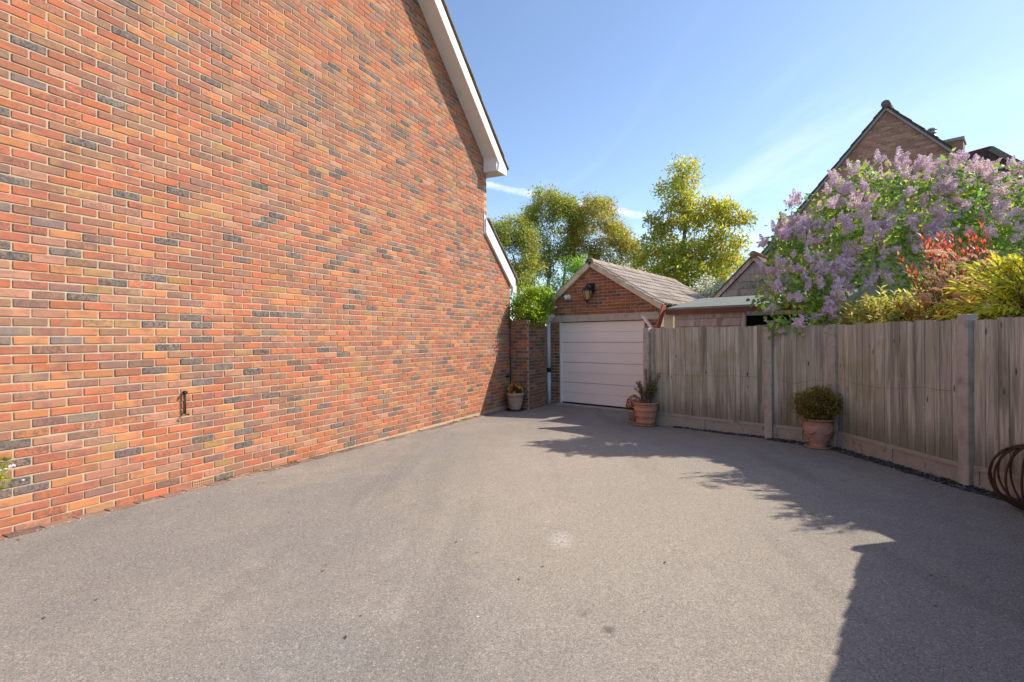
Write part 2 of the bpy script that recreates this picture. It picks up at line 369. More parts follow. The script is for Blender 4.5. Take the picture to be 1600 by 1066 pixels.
# ------------------------------------------------------------------ brickwork
PAL = [((0.52, 0.155, 0.080), 4.4), ((0.55, 0.215, 0.095), 2.6), ((0.43, 0.145, 0.09), 2.8), ((0.34, 0.155, 0.105), 2.8),
       ((0.27, 0.145, 0.115), 1.4), ((0.205, 0.160, 0.145), 1.35), ((0.44, 0.235, 0.10), 0.7), ((0.48, 0.22, 0.145), 1.5), ((0.37, 0.19, 0.12), 0.9)]
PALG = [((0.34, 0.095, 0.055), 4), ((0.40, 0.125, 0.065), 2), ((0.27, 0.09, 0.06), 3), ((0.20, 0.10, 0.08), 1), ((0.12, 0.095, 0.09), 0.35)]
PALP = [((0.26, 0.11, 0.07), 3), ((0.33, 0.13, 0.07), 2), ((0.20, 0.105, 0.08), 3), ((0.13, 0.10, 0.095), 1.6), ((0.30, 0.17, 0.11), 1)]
PALN = [((0.46, 0.21, 0.155), 3), ((0.54, 0.29, 0.20), 3), ((0.37, 0.18, 0.14), 2), ((0.57, 0.36, 0.26), 1.5)]
def pick(pal):
    c = rnd.choices([p[0] for p in pal], [p[1] for p in pal])[0]; k = rnd.uniform(0.86, 1.14)
    c = tuple(min(0.9, x * k * rnd.uniform(0.95, 1.05)) for x in c)
    lum = sum(c); fl = 0.0
    if c[0] < 0.23: fl = rnd.uniform(0.55, 0.95)
    elif rnd.random() < 0.15: fl = rnd.uniform(0.2, 0.55)
    return (*c, fl)

def clip(poly, a, b, c):
    """keep a*x + b*y <= c"""
    out = []; n = len(poly)
    for i in range(n):
        p, q = poly[i], poly[(i + 1) % n]; dp = a * p[0] + b * p[1] - c; dq = a * q[0] + b * q[1] - c
        if dp <= 0: out.append(p)
        if dp * dq < 0: t = dp / (dp - dq); out.append((p[0] + t * (q[0] - p[0]), p[1] + t * (q[1] - p[1])))
    return out
def area(poly): return 0.5 * sum(poly[i][0] * poly[(i + 1) % len(poly)][1] - poly[(i + 1) % len(poly)][0] * poly[i][1] for i in range(len(poly)))

def brick(b, P, s0, s1, z0, z1, clips=(), proud=0.0065, col=None, jit=0.0026, ch=0.0045):
    """one brick with softened arrises; P(s, z, out) gives world points"""
    j = lambda: rnd.uniform(-jit, jit)
    s0 += j(); s1 += j(); z0 += j() * 0.8; z1 += j() * 0.8; c1 = ch * rnd.uniform(0.5, 1.5); c2 = ch * rnd.uniform(0.5, 1.5)
    sag = j()
    poly = [(s0 + c1, z0), ((s0 + s1) / 2, z0 + sag), (s1 - c2, z0), (s1, z0 + c2), (s1, z1 - c1), (s1 - c1, z1), ((s0 + s1) / 2, z1 + j()), (s0 + c2, z1), (s0, z1 - c2), (s0, z0 + c1)]
    for cl_ in clips: 
        poly = clip(poly, *cl_)
        if len(poly) < 3: return False
    if area(poly) < 0.0012: return False
    n = len(poly); cx = sum(p[0] for p in poly) / n; cy = sum(p[1] for p in poly) / n
    hw = max(abs(p[0] - cx) for p in poly); hh = max(abs(p[1] - cy) for p in poly); ins = 0.0045
    inner = [(cx + (p[0] - cx) * (1 - ins / hw), cy + (p[1] - cy) * (1 - ins / hh)) for p in poly]
    pr = proud + rnd.uniform(-0.0015, 0.0020); tl = rnd.uniform(-0.0015, 0.0015)
    b.col = col or pick(PAL)
    vs_ = [P(x, y, pr + tl * (x - cx) / hw) for x, y in inner] + [P(x, y, pr - 0.0035) for x, y in poly] + [P(x, y, -0.004) for x, y in poly]
    b.convex(vs_, [tuple(range(n))] + [(i, (i + 1) % n, n + (i + 1) % n, n + i) for i in range(n)] + [(n + i, n + (i + 1) % n, 2 * n + (i + 1) % n, 2 * n + i) for i in range(n)])
    return True

# ---- the house
house = thing('brick_house', 'tall multicoloured red brick gable wall of the house along the left', 'house', WP(4, gz(7)))
SV = -0.9135; SC = -0.85
def verge_z(s): return 6.974 + SV * (s - 5.148)            # underside of the main verge where it meets the wall
RIDGE_S = 2.4; FRONT_S = 2 * RIDGE_S - 7.405
def cat_z(s): return 3.575 + SC * (s - 7.268)              # underside of the lower roof slope
CS = 8.425                                                  # rear corner of the low part
# backing wall (mortar face), built of convex pieces that butt
bk = MB(); TH = 0.28
ridge_z = verge_z(RIDGE_S)
bk.prism([WP(FRONT_S, -0.4), WP(7.405, -0.4), WP(7.405, verge_z(7.405)), WP(RIDGE_S, ridge_z), WP(FRONT_S, verge_z(7.405))], -WN * TH)
bk.prism([WP(7.405, -0.4), WP(CS, -0.4), WP(CS, cat_z(CS)), WP(7.405, cat_z(7.405))], -WN * TH)
bk.prism([WP(-9.5, -0.4), WP(FRONT_S, -0.4), WP(FRONT_S, 2.55), WP(-9.5, 2.55)], -WN * TH)
wall = bk.build('wall', M['mortar'], house)
# rear return of the main block above the low roof and the rear wall of the low part
rr = MB(); rr.box(WP(7.405 - 0.14, 2.3, -TH - 3.5), WU * 0.139, WN * 3.49, Z * 2.6); rr.build('rear_wall', M['mortar_grey'], house)
r2 = MB(); r2.box(WP(CS - 0.14, 0.9, -TH - 3.5), WU * 0.139, WN * 3.49, Z * 1.3); r2.build('rear_wall', M['mortar_grey'], house)
BU, BV = 0.2262, 0.0722
cand = []
k0 = math.floor((-0.05 - 1.746) / BV)
for k in range(k0, 100):
    z0 = 1.746 + k * BV
    if z0 > ridge_z: break
    offs = 0.171 if k % 2 == 0 else 0.057
    for i in range(-12, 40):
        s0 = offs + i * BU + 0.0057; s1 = s0 + BU - 0.0114
        if s0 < -2.7: continue
        cand.append((s0, s1, z0 + 0.0055, z0 + BV - 0.0055))
def visible_size(c):
    s, z = (c[0] + c[1]) / 2, (c[2] + c[3]) / 2; p = WP(s, z)
    px = 800 + 807 * p.x / p.y; py = 525 - 807 * (z - EYE) / p.y
    return 1.0 / p.y if (2 < px < 1600 and 2 < py < 1066) else 0.0
cand.sort(key=lambda c: -visible_size(c))
rest = MB(); nb = 0
VENT = (1.4197, 1.6349, -0.053, 0.007)
for c in cand:
    sm_ = (c[0] + c[1]) / 2
    if abs(c[0] - VENT[0]) < 0.02 and c[2] < 0.0 < c[3]: continue
    if sm_ < 7.405:
        s_, z_ = c[0], c[2]
        cl_ = [(1, 0, 7.402), (-SV, 1, verge_z(0) - 0.01)] if sm_ > RIDGE_S else [(SV, 1, verge_z(0) + 2 * SV * RIDGE_S - 0.01)]
        if c[1] > 7.30 and c[2] < cat_z(7.405): cl_ = [(-SC, 1, cat_z(0) - 0.01)]
    else:
        cl_ = [(1, 0, CS - 0.003), (-SC, 1, cat_z(0) - 0.01)]
    one = MB() if nb < 300 else rest
    if brick(one, WP, *c, clips=cl_) and nb < 300:
        nb += 1; one.build('brick', M['brick'], wall)
rest.build('brickwork', M['brick'], wall, kind='stuff')
# air brick: shade of the holes painted as dark squares on its face
ab = MB(); ab.col = (0.50, 0.27, 0.16, 0)
ab.box(WP((VENT[0] + VENT[1]) / 2, (VENT[2] + VENT[3]) / 2, 0.002), WU * 0.107, WN * 0.006, Z * 0.030, 0.002)
vent = ab.build('air_brick', M['pave'], house)
hb = MB()
for i in range(9):
    for j in range(2): hb.box(WP(VENT[0] + 0.022 + i * 0.022, -0.036 + j * 0.026, 0.0081), WU * 0.0055, WN * 0.0008, Z * 0.0055)
hb.build('hole_shade', M['shade'], vent, kind='stuff')

# ---- verge of the main roof: soffit, bargeboard, boxed foot, tiles
OV = 0.30
def slope_piece(b, s0, s1, zf, o0, o1, up0, up1):
    """a board following the slope between s0 and s1, from o0 to o1 out of the wall, up0..up1 above the verge line"""
    b.prism([WP(s0, zf(s0) + up0, o0), WP(s1, zf(s1) + up0, o0), WP(s1, zf(s1) + up1, o0), WP(s0, zf(s0) + up1, o0)], WN * (o1 - o0))
EV = 7.66
b = MB(); slope_piece(b, RIDGE_S, 7.33, verge_z, 0.002, OV, 0.0, 0.022); b.build('soffit', M['white'], house)
vf = lambda s: 2 * 0 + verge_z(2 * RIDGE_S - s)
b = MB(); slope_piece(b, FRONT_S, RIDGE_S - 0.002, vf, 0.002, OV, 0.0, 0.022); b.build('soffit', M['white'], house)
b = MB(); slope_piece(b, RIDGE_S, 6.248, verge_z, OV, OV + 0.0258, -0.055, 0.20); b.build('bargeboard', M['white'], house)
b = MB(); slope_piece(b, 6.252, 7.545, verge_z, OV, OV + 0.026, -0.056, 0.20)
bb = b.build('bargeboard', M['white'], house)
b = MB(); slope_piece(b, FRONT_S - 0.3, RIDGE_S - 0.002, vf, OV, OV + 0.026, -0.055, 0.20); b.build('bargeboard', M['white'], house)
b = MB()                                                      # boxed end of the eaves
zb = 4.74; 
b.prism([WP(7.29, zb, 0.003), WP(7.29, verge_z(7.29) + 0.01, 0.003), WP(EV, verge_z(EV) + 0.1, 0.003), WP(EV, zb, 0.003)], WN * (OV - 0.004))
b.build('eaves_box', M['white'], house)
b = MB(); b.prism([WP(7.407, zb + 0.004, -0.002), WP(EV - 0.002, zb + 0.004, -0.002), WP(EV - 0.002, zb + 0.12, -0.002), WP(7.407, zb + 0.12, -0.002)], -WN * 8.3); b.build('rear_eaves', M['white'], house)
b = MB(); b.prism([WP(x, z, OV + 0.001) for x, z in ((7.30, zb - 0.012), (7.36, 4.90), (7.545, verge_z(7.545) + 0.192), (EV + 0.01, verge_z(EV) + 0.192), (EV + 0.01, zb - 0.012))], WN * 0.031)
b.build('bargeboard_foot', M['white'], house)
# gutter end behind the box and roof planes
roof = MB()
def roof_plane(b, s0, s1, zf, up, th, o0, o1):
    b.prism([WP(s0, zf(s0) + up, o0), WP(s1, zf(s1) + up, o0), WP(s1, zf(s1) + up + th, o0), WP(s0, zf(s0) + up + th, o0)], WN * (o1 - o0))
roof.col = (0.16, 0.115, 0.085, 1)
roof_plane(roof, RIDGE_S, EV + 0.06, verge_z, 0.205, 0.05, -8.5, OV + 0.02)
roof_plane(roof, FRONT_S - 0.35, RIDGE_S - 0.002, vf, 0.205, 0.05, -8.5, OV + 0.02)
rf = roof.build('roof', M['tile'], house)
L = (EV + 0.06 - RIDGE_S); nT = 24
for i in range(nT):
    s1 = EV + 0.09 - i * L / nT; s0 = s1 - L / nT - 0.05
    t_ = MB(); k = rnd.uniform(0.8, 1.25); t_.col = (0.30 * k, 0.235 * k, 0.175 * k, 1)
    o1 = OV + 0.055 + rnd.uniform(-0.006, 0.006)
    t_.prism([WP(s0, verge_z(s0) + 0.262, -0.3), WP(s1, verge_z(s1) + 0.278, -0.3), WP(s1, verge_z(s1) + 0.296, -0.3), WP(s0, verge_z(s0) + 0.272, -0.3)], WN * (o1 + 0.3))
    t_.build('verge_tile', M['tile'], rf)
# ---- low catslide roof: bargeboard, tiles, plaster cap
b = MB(); slope_piece(b, 7.30, 8.60, cat_z, 0.012, 0.055, -0.03, 0.27); b.build('bargeboard', M['white'], house)
b = MB(); b.prism([WP(7.27, cat_z(7.27) - 0.05, 0.004), WP(7.42, cat_z(7.42) - 0.02, 0.004), WP(7.42, cat_z(7.42) + 0.30, 0.004), WP(7.27, cat_z(7.27) + 0.36, 0.004)], WN * 0.02); b.build('flashing', M['white'], house)
b = MB(); b.prism([WP(8.47, cat_z(8.6) - 0.03, 0.010), WP(8.64, cat_z(8.6) - 0.03, 0.010), WP(8.64, cat_z(8.6) + 0.13, 0.010), WP(8.47, cat_z(8.47) + 0.02, 0.010)], WN * 0.05); b.build('bargeboard_foot', M['white'], house)
b = MB(); b.col = (0.17, 0.125, 0.09, 1); roof_plane(b, 7.41, 8.66, cat_z, 0.275, 0.045, -7.0, 0.05); lr = b.build('low_roof', M['tile'], house)
for i in range(6):
    s1 = 8.69 - i * 0.215; s0 = s1 - 0.26; t_ = MB(); k = rnd.uniform(0.8, 1.25); t_.col = (0.32 * k, 0.25 * k, 0.19 * k, 1)
    t_.prism([WP(s0, cat_z(s0) + 0.324, -0.3), WP(s1, cat_z(s1) + 0.336, -0.3), WP(s1, cat_z(s1) + 0.358, -0.3), WP(s0, cat_z(s0) + 0.338, -0.3)], WN * (0.385 + rnd.uniform(-0.006, 0.006)))
    t_.build('verge_tile', M['tile'], lr)

# ---- brick edging strip at the foot of the wall
ed = thing('brick_edging', 'strip of flat reddish brown paving bricks along the foot of the wall', 'edging', WP(4, gz(7)))
mb = MB(); mb.prism([WP(-3, gz(W0.y - 2.7) - 0.1, 0.001), WP(CS, gz(11.4) - 0.1, 0.001), WP(CS, gz(11.4) + 0.008, 0.001), WP(-3, gz(W0.y - 2.7) + 0.008, 0.001)], WN * 0.104)
mb.build('bedding', M['mortar_grey'], ed)
s = -2.9
while s < CS - 0.25:
    ln = 0.212 + rnd.uniform(-0.004, 0.004); e = MB(); k = rnd.uniform(0.75, 1.2)
    c = rnd.choice([(0.27, 0.155, 0.110), (0.25, 0.165, 0.122), (0.235, 0.135, 0.10), (0.30, 0.19, 0.14)]); e.col = (c[0] * k, c[1] * k, c[2] * k, 1)
    p = WP(s + ln / 2, 0, 0.056); y0 = gz(p.y)
    sl = WU * ln / 2 + Z * (gz(p.y + WU.y) - gz(p.y)) * ln / 2
    e.box(V(p.x, p.y, y0 - 0.004 + rnd.uniform(-0.002, 0.002)), sl, WN * (0.050 + rnd.uniform(-0.002, 0.002)), Z * 0.02, 0.005)
    e.build('brick', M['pave'], ed); s += ln + 0.010

# ------------------------------------------------------------------ return walls between house and garage
GU = V(0.7388, -0.6739, 0).normalized(); GN = V(GU.y, -GU.x, 0); G0 = V(1.124, 12.204, 0)     # garage front line, GN faces the drive
if GN.y > 0: GN = -GN
def GP(s, z=0.0, o=0.0): return G0 + GU * s + GN * o + Z * z
def brick_face(parent, P, s_from, s_to, z_from, z_to, pal, clips=(), phase=0.0, skip=None, mat='brick', individual=True, bu=0.2262, bv=0.0722, joined=None):
    k = 0; z0 = z_from
    while z0 < z_to - 0.01:
        z1 = min(z0 + bv, z_to); s_ = s_from - (0.113 if k % 2 else 0) - phase
        while s_ < s_to:
            a, c = max(s_, s_from), min(s_ + bu, s_to)
            if c - a > 0.04 and not (skip and skip((a + c) / 2, (z0 + z1) / 2)):
                one = MB() if individual else joined
                if brick(one, P, a + 0.005, c - 0.005, z0 + 0.005, z1 - 0.005, clips=clips, col=pick(pal)) and individual:
                    one.build('brick', M[mat], parent)
            s_ += bu
        z0 += bv; k += 1

pier = thing('brick_pier', 'brown brick pier in shade between the house corner and the white downpipe', 'wall', V(0.2, 11.2, gz(11.2)))
A1 = WP(CS - 0.03, 0, 0.012); A2 = V(0.352, 11.10, 0); A3 = V(0.76, 11.86, 0)
d1 = (A2 - A1).normalized(); n1 = V(d1.y, -d1.x, 0); d2 = (A3 - A2).normalized(); n2 = V(d2.y, -d2.x, 0)
L1, L2 = (A2 - A1).length, (A3 - A2).length
P1 = lambda s, z, o=0.0: A1 + d1 * s + n1 * o + Z * z
P2 = lambda s, z, o=0.0: A2 + d2 * s + n2 * o + Z * z
b = MB(); b.prism([P1(0, -0.4), P1(L1, -0.4), P1(L1, 1.79), P1(0, 1.79)], V(-0.03, 0.2, 0)); core = b.build('wall', M['mortar_grey'], pier)
b = MB(); b.prism([P2(0.0, -0.4, -0.001), P2(L2, -0.4, -0.001), P2(L2, 1.76, -0.001), P2(0.0, 1.76, -0.001)], V(-0.10, 0.19, 0)); core2 = b.build('wall', M['mortar_grey'], pier)
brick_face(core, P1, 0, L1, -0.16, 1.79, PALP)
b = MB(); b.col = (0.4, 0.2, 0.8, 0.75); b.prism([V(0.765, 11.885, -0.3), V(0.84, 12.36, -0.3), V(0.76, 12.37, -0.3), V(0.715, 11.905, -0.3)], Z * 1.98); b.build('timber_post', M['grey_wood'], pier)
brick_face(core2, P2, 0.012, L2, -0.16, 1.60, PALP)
s = 0.015
while s < L2 - 0.05:                                                      # soldier course on top
    one = MB(); brick(one, P2, s, s + 0.062, 1.606, 1.755, col=pick(PALP)); one.build('coping_brick', M['brick'], pier); s += 0.0722

# ------------------------------------------------------------------ garage
garage = thing('brick_garage', 'red brick garage with white sectional door and pitched tiled roof', 'garage', GP(1.1, gz(11.4)))
GB = V(0.600, 0.800, 0).normalized()                                      # garage length direction
GL, GR_, GC = -0.27, 2.50, 0.915                                          # left / right edge and apex of the gable on the front
EZL, EZR, AZ = 2.13, 2.02, 2.985
DL, DR, DT = 0.0, 2.20, 1.772
sl = (AZ - EZL) / (GC - GL); sr = (AZ - EZR) / (GR_ - GC)
core = MB(); DEP = 5.4
core.prism([GP(GL, DT + 0.145), GP(GR_, DT + 0.145), GP(GR_, EZR), GP(GC, AZ), GP(GL, EZL)], -GN * 0.2)
gw = core.build('gable_wall', M['mortar'], garage)
b = MB(); b.prism([GP(GL, -0.45), GP(DL, -0.45), GP(DL, DT + 0.0), GP(GL, DT + 0.0)], -GN * 0.2); jl = b.build('jamb', M['mortar'], garage)
b = MB(); b.prism([GP(DR, -0.45), GP(GR_, -0.45), GP(GR_, DT + 0.0), GP(DR, DT + 0.0)], -GN * 0.2); jr = b.build('jamb', M['mortar'], garage)
b = MB(); b.prism([GP(GL - 0.01, DT, 0.014), GP(GR_ + 0.01, DT, 0.014), GP(GR_ + 0.01, DT + 0.145, 0.014), GP(GL - 0.01, DT + 0.145, 0.014)], -GN * 0.215)
b.build('lintel', M['lintel'], garage)
cl_ = [(-sl, 1, EZL - sl * GL - 0.004), (sr, 1, EZR + sr * GR_ - 0.004)]
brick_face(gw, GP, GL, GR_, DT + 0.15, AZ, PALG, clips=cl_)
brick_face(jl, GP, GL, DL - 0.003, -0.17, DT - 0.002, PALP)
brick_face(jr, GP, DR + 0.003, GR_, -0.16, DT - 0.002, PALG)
# side walls
for (s_, zt) in ((GL + 0.1, EZL - 0.05), (GR_ - 0.1, EZR - 0.05)):
    b = MB(); p0 = GP(s_, -0.4, -0.2); b.prism([p0 - GU * 0.1, p0 + GU * 0.1, p0 + GU * 0.1 + GB * DEP, p0 - GU * 0.1 + GB * DEP], Z * (zt + 0.4)); b.build('side_wall', M['mortar_grey'], garage)
b = MB(); q = -GN * 0.2 + GB * DEP; b.prism([GP(GL, -0.4) + q, GP(GR_, -0.4) + q, GP(GR_, EZR) + q, GP(GC, AZ) + q, GP(GL, EZL) + q], GB * 0.1); b.build('rear_wall', M['mortar_grey'], garage)
# sectional door
dr = MB(); dr.col = (1, 1, 1, 1)
dr.box(GP((DL + DR) / 2, (DT - 0.16) / 2, -0.115), GU * (DR - DL) / 2, GN * 0.01, Z * (DT + 0.16) / 2); gd = dr.build('garage_door', M['shade'], garage)
z0 = -0.105; hh = (DT - 0.012 - z0) / 8
for i in range(8):
    b = MB(); gap = 0.004 if i % 2 else 0.0015; gp2 = 0.0015 if i % 2 else 0.004
    b.box(GP((DL + DR) / 2, z0 + hh * (i + 0.5) + (gp2 - gap) / 2, -0.087), GU * ((DR - DL) / 2 - 0.022), GN * 0.017, Z * (hh / 2 - (gap + gp2) / 2), 0.005 if i % 2 else 0.004)
    b.build('door_panel', M['door'], gd)
b = MB(); b.box(GP((DL + DR) / 2, z0 - 0.018, -0.085), GU * ((DR - DL) / 2 - 0.02), GN * 0.014, Z * 0.017, 0.003); b.build('rubber_seal', M['dark'], gd)
for s_ in (DL + 0.009, DR - 0.009):
    b = MB(); b.box(GP(s_, (DT - 0.14) / 2, -0.06), GU * 0.009, GN * 0.04, Z * (DT + 0.14) / 2 * 0.998); b.build('door_frame', M['white'], garage)
b = MB(); b.box(GP((DL + DR) / 2, -0.148, 0.10), GU * (DR - DL) / 2, GN * 0.10, Z * 0.022, 0.006); b.build('threshold', M['concrete'], garage)
# verges and tiled roof (double roman tiles, each one a piece)
OVG = 0.09; TOP = 0.10
def rail(s0, z0, s1, z1, o, th, hgt, name, mat):
    b = MB(); d = (GP(s1, z1) - GP(s0, z0)).normalized(); up = d.cross(GN); up = up if up.z > 0 else -up
    p = GP(s0, z0, o); q_ = GP(s1, z1, o)
    b.prism([p, q_, q_ + up * hgt, p + up * hgt], GN * th); return b.build(name, mat, garage)
eL, eR = GL - 0.10, GR_ + 0.13
rail(eL, EZL - sl * 0.10 + 0.004, GC - 0.001, AZ + 0.004, 0.004, 0.085, 0.105, 'verge_board', M['cream'])
rail(GC + 0.001, AZ + 0.004, eR, EZR - sr * 0.13 + 0.004, 0.004, 0.085, 0.105, 'verge_board', M['cream'])
def tile_mesh(width, length):
    b = MB(); prof = []
    for i in range(13):
        x = i / 12.0; r_ = 0.0
        for c_ in (0.25, 0.78):
            d = abs(x - c_) / 0.17
            if d < 1: r_ = max(r_, math.sqrt(1 - d * d) * 0.048)
        prof.append((x * width, r_))
    top = [V(x, 0, z + 0.028) for x, z in prof] + [V(x, length, z + 0.006) for x, z in prof]
    bot = [V(x, 0, z + 0.012) for x, z in prof]
    n = len(prof); b.add(top, [(i, i + 1, n + i + 1, n + i) for i in range(n - 1)], False)
    b.add(bot + top[:n], [(i, i + 1, n + i + 1, n + i) for i in range(n - 1)], False)
    return b
def tile_slope(parent, origin, along, upv, n_al, n_up, wd, ln, gauge):
    """origin at the low near corner; along = horizontal, upv = up the slope"""
    nrm = along.cross(upv).normalized(); nrm = nrm if nrm.z > 0 else -nrm
    pal = [(0.50, 0.40, 0.32), (0.44, 0.35, 0.275), (0.56, 0.47, 0.38), (0.38, 0.30, 0.235), (0.50, 0.42, 0.35)]
    meshes = []
    for c_ in pal:
        b = tile_mesh(wd, ln); b.c = [(*c_, 1)] * len(b.v); me = b.mesh('roof_tile'); me.materials.append(M['tile']); meshes.append(me)
    rot = Matrix((along, upv, nrm)).transposed().to_4x4()
    for j in range(n_up):
        for i in range(n_al):
            o = bpy.data.objects.new('roof_tile', rnd.choice(meshes)); COL.objects.link(o); o.parent = parent
            o.matrix_basis = Matrix.Translation(origin + along * (i * wd + rnd.uniform(-0.004, 0.004)) + upv * (j * gauge + rnd.uniform(-0.006, 0.006)) + nrm * rnd.uniform(0, 0.006)) @ rot
for side in (-1, 1):
    sE = eR if side > 0 else eL; zE = (EZR - sr * 0.13) if side > 0 else (EZL - sl * 0.10)
    lo = GP(sE, zE + TOP, OVG); hi = GP(GC, AZ + TOP, OVG); upv = (hi - lo); ln = upv.length; upv.normalize()
    deck = MB(); n_ = GB.cross(upv); n_ = n_.normalized() * (1 if n_.z > 0 else -1)
    deck.col = (0.2, 0.15, 0.11, 1)
    deck.prism([lo + n_ * 0.004 + GB * 0.12, hi + n_ * 0.004 + GB * 0.12, hi + n_ * 0.004 + GB * DEP, lo + n_ * 0.004 + GB * DEP], -n_ * 0.03)
    dk = deck.build('roof', M['tile'], garage)
    tile_slope(dk, lo + n_ * 0.010 - upv * 0.03, GB, upv, int(DEP / 0.30), max(1, int(round(ln / 0.265))), 0.30, 0.33, ln / max(1, int(round(ln / 0.265))))
i = 0
while i * 0.42 < DEP:                                                      # ridge tiles
    b = MB(); k = rnd.uniform(0.85, 1.15); b.col = (0.42 * k, 0.33 * k, 0.25 * k, 1); st = GP(GC, AZ + TOP - 0.03, OVG + 0.01) + GB * (i * 0.42)
    ring = []
    for e_ in (0, 0.43):
        for r_ in (0.115, 0.095):
            ring += [st + GB * e_ + GU * (r_ * math.cos(math.pi * a_ / 8)) + Z * (r_ * math.sin(math.pi * a_ / 8) + 0.012 * (e_ == 0)) for a_ in range(9)]
    fs = [(a_, a_ + 1, 18 + a_ + 1, 18 + a_) for a_ in range(8)] + [(a_, a_ + 1, 9 + a_ + 1, 9 + a_) for a_ in range(8)]
    b.add(ring, fs, False); b.build('ridge_tile', M['tile'], garage); i += 1

# downpipe with hopper
dp = thing('downpipe', 'white plastic downpipe with hopper head left of the garage door', 'downpipe', GP(-0.30, gz(12.3), 0.07))
b = MB(); b.tube([GP(-0.25, -0.165, 0.105), GP(-0.25, 0.62, 0.105)], 0.046, 14); b.build('pipe', M['grey_pipe'], dp)
b = MB(); b.tube([GP(-0.25, 0.66, 0.105), GP(-0.25, 1.82, 0.105)], 0.046, 14); b.build('pipe', M['grey_pipe'], dp)
b = MB(); b.tube([GP(-0.25, 0.59, 0.105), GP(-0.25, 0.69, 0.105)], 0.055, 14); b.build('pipe_clip', M['dark'], dp)
b = MB(); h0 = GP(-0.25, 1.80, 0.105)
r0 = [h0 + GU * x * 0.05 + GN * y * 0.05 for x, y in ((-1, -1), (1, -1), (1, 1), (-1, 1))]
r1 = [h0 + Z * 0.10 + GU * x * 0.13 + GN * y * 0.085 for x, y in ((-1, -1), (1, -1), (1, 1), (-1, 1))]
r2_ = [p + Z * 0.05 for p in r1]
b.convex(r0 + r1, [(0, 1, 2, 3), (4, 5, 6, 7)] + [(i, (i + 1) % 4, 4 + (i + 1) % 4, 4 + i) for i in range(4)]); 
b.prism([p + (p - h0 - Z * 0.10) * 0.04 for p in r1], Z * 0.05)
b.build('hopper', M['grey_pipe'], dp)
# wall lantern
lt = thing('wall_lantern', 'black carriage lantern with amber glass on the garage gable', 'lantern', GP(0.90, 2.40, 0.02))
LZ = 2.33; LO = 0.17
b = MB(); b.box(GP(0.95, 2.52, 0.017), GU * 0.055, GN * 0.012, Z * 0.10, 0.006); b.build('back_plate', M['dark'], lt)
b = MB(); b.tube([GP(0.95, 2.49, 0.02), GP(0.95, 2.585, 0.06), GP(0.93, 2.60, 0.12), GP(0.915, 2.555, LO)], 0.013, 8); b.build('arm', M['dark'], lt)
LC = lambda z, r_: [GP(0.905, z, LO) + (GU * math.cos(2 * math.pi * (k + 0.5) / 6) + GN * math.sin(2 * math.pi * (k + 0.5) / 6)) * r_ for k in range(6)]
def frust(b, za, ra, zb_, rb):
    b.convex(LC(za, ra) + LC(zb_, rb), [tuple(range(6)), tuple(range(6, 12))] + [(i, (i + 1) % 6, 6 + (i + 1) % 6, 6 + i) for i in range(6)])
b = MB(); frust(b, LZ + 0.125, 0.128, LZ + 0.20, 0.045); frust(b, LZ + 0.201, 0.05, LZ + 0.235, 0.02); frust(b, LZ + 0.112, 0.135, LZ + 0.124, 0.132); b.build('hood', M['dark'], lt)
b = MB(); frust(b, LZ - 0.085, 0.058, LZ + 0.111, 0.108); b.build('glass', M['amber'], lt)
lo_, hi_ = LC(LZ - 0.088, 0.062), LC(LZ + 0.112, 0.112)
for k in range(6):
    b = MB(); b.tube([lo_[k], hi_[k]], 0.006, 5); b.build('glazing_bar', M['dark'], lt)
b = MB(); frust(b, LZ - 0.105, 0.05, LZ - 0.086, 0.066); frust(b, LZ - 0.15, 0.008, LZ - 0.106, 0.03); b.build('base_cap', M['dark'], lt)
# security camera and sensor
cc = thing('security_camera', 'small white domed security camera left of the lantern', 'camera', GP(0.28, 2.34, 0.01))
b = MB(); b.tube([GP(0.29, 2.345, 0.008), GP(0.29, 2.345, 0.05)], 0.058, 18); b.build('base', M['white'], cc)
b = MB()
for i in range(7):
    pass
pc = GP(0.272, 2.335, 0.10); dd = (GN * 0.8 - GU * 0.45 - Z * 0.15).normalized()
b.tube([pc - dd * 0.052, pc - dd * 0.045, pc - dd * 0.02, pc + dd * 0.02, pc + dd * 0.04, pc + dd * 0.05], [0.02, 0.04, 0.055, 0.055, 0.046, 0.034], 18); b.build('housing', M['white'], cc)
b = MB(); b.tube([pc + dd * 0.045, pc + dd * 0.054], 0.026, 14); b.build('lens', M['dark'], cc)
sn = thing('motion_sensor', 'small dark motion sensor under the left garage verge', 'sensor', GP(-0.09, 2.10, 0.01))
b = MB(); b.box(GP(-0.09, 2.125, 0.028), GU * 0.03, GN * 0.02, Z * 0.025, 0.006); b.build('mount', M['white'], sn)
b = MB(); b.tube([GP(-0.09, 2.105, 0.06), GP(-0.09, 2.075, 0.065), GP(-0.09, 2.04, 0.06)], [0.03, 0.042, 0.028], 12); b.build('eye', M['dark'], sn)

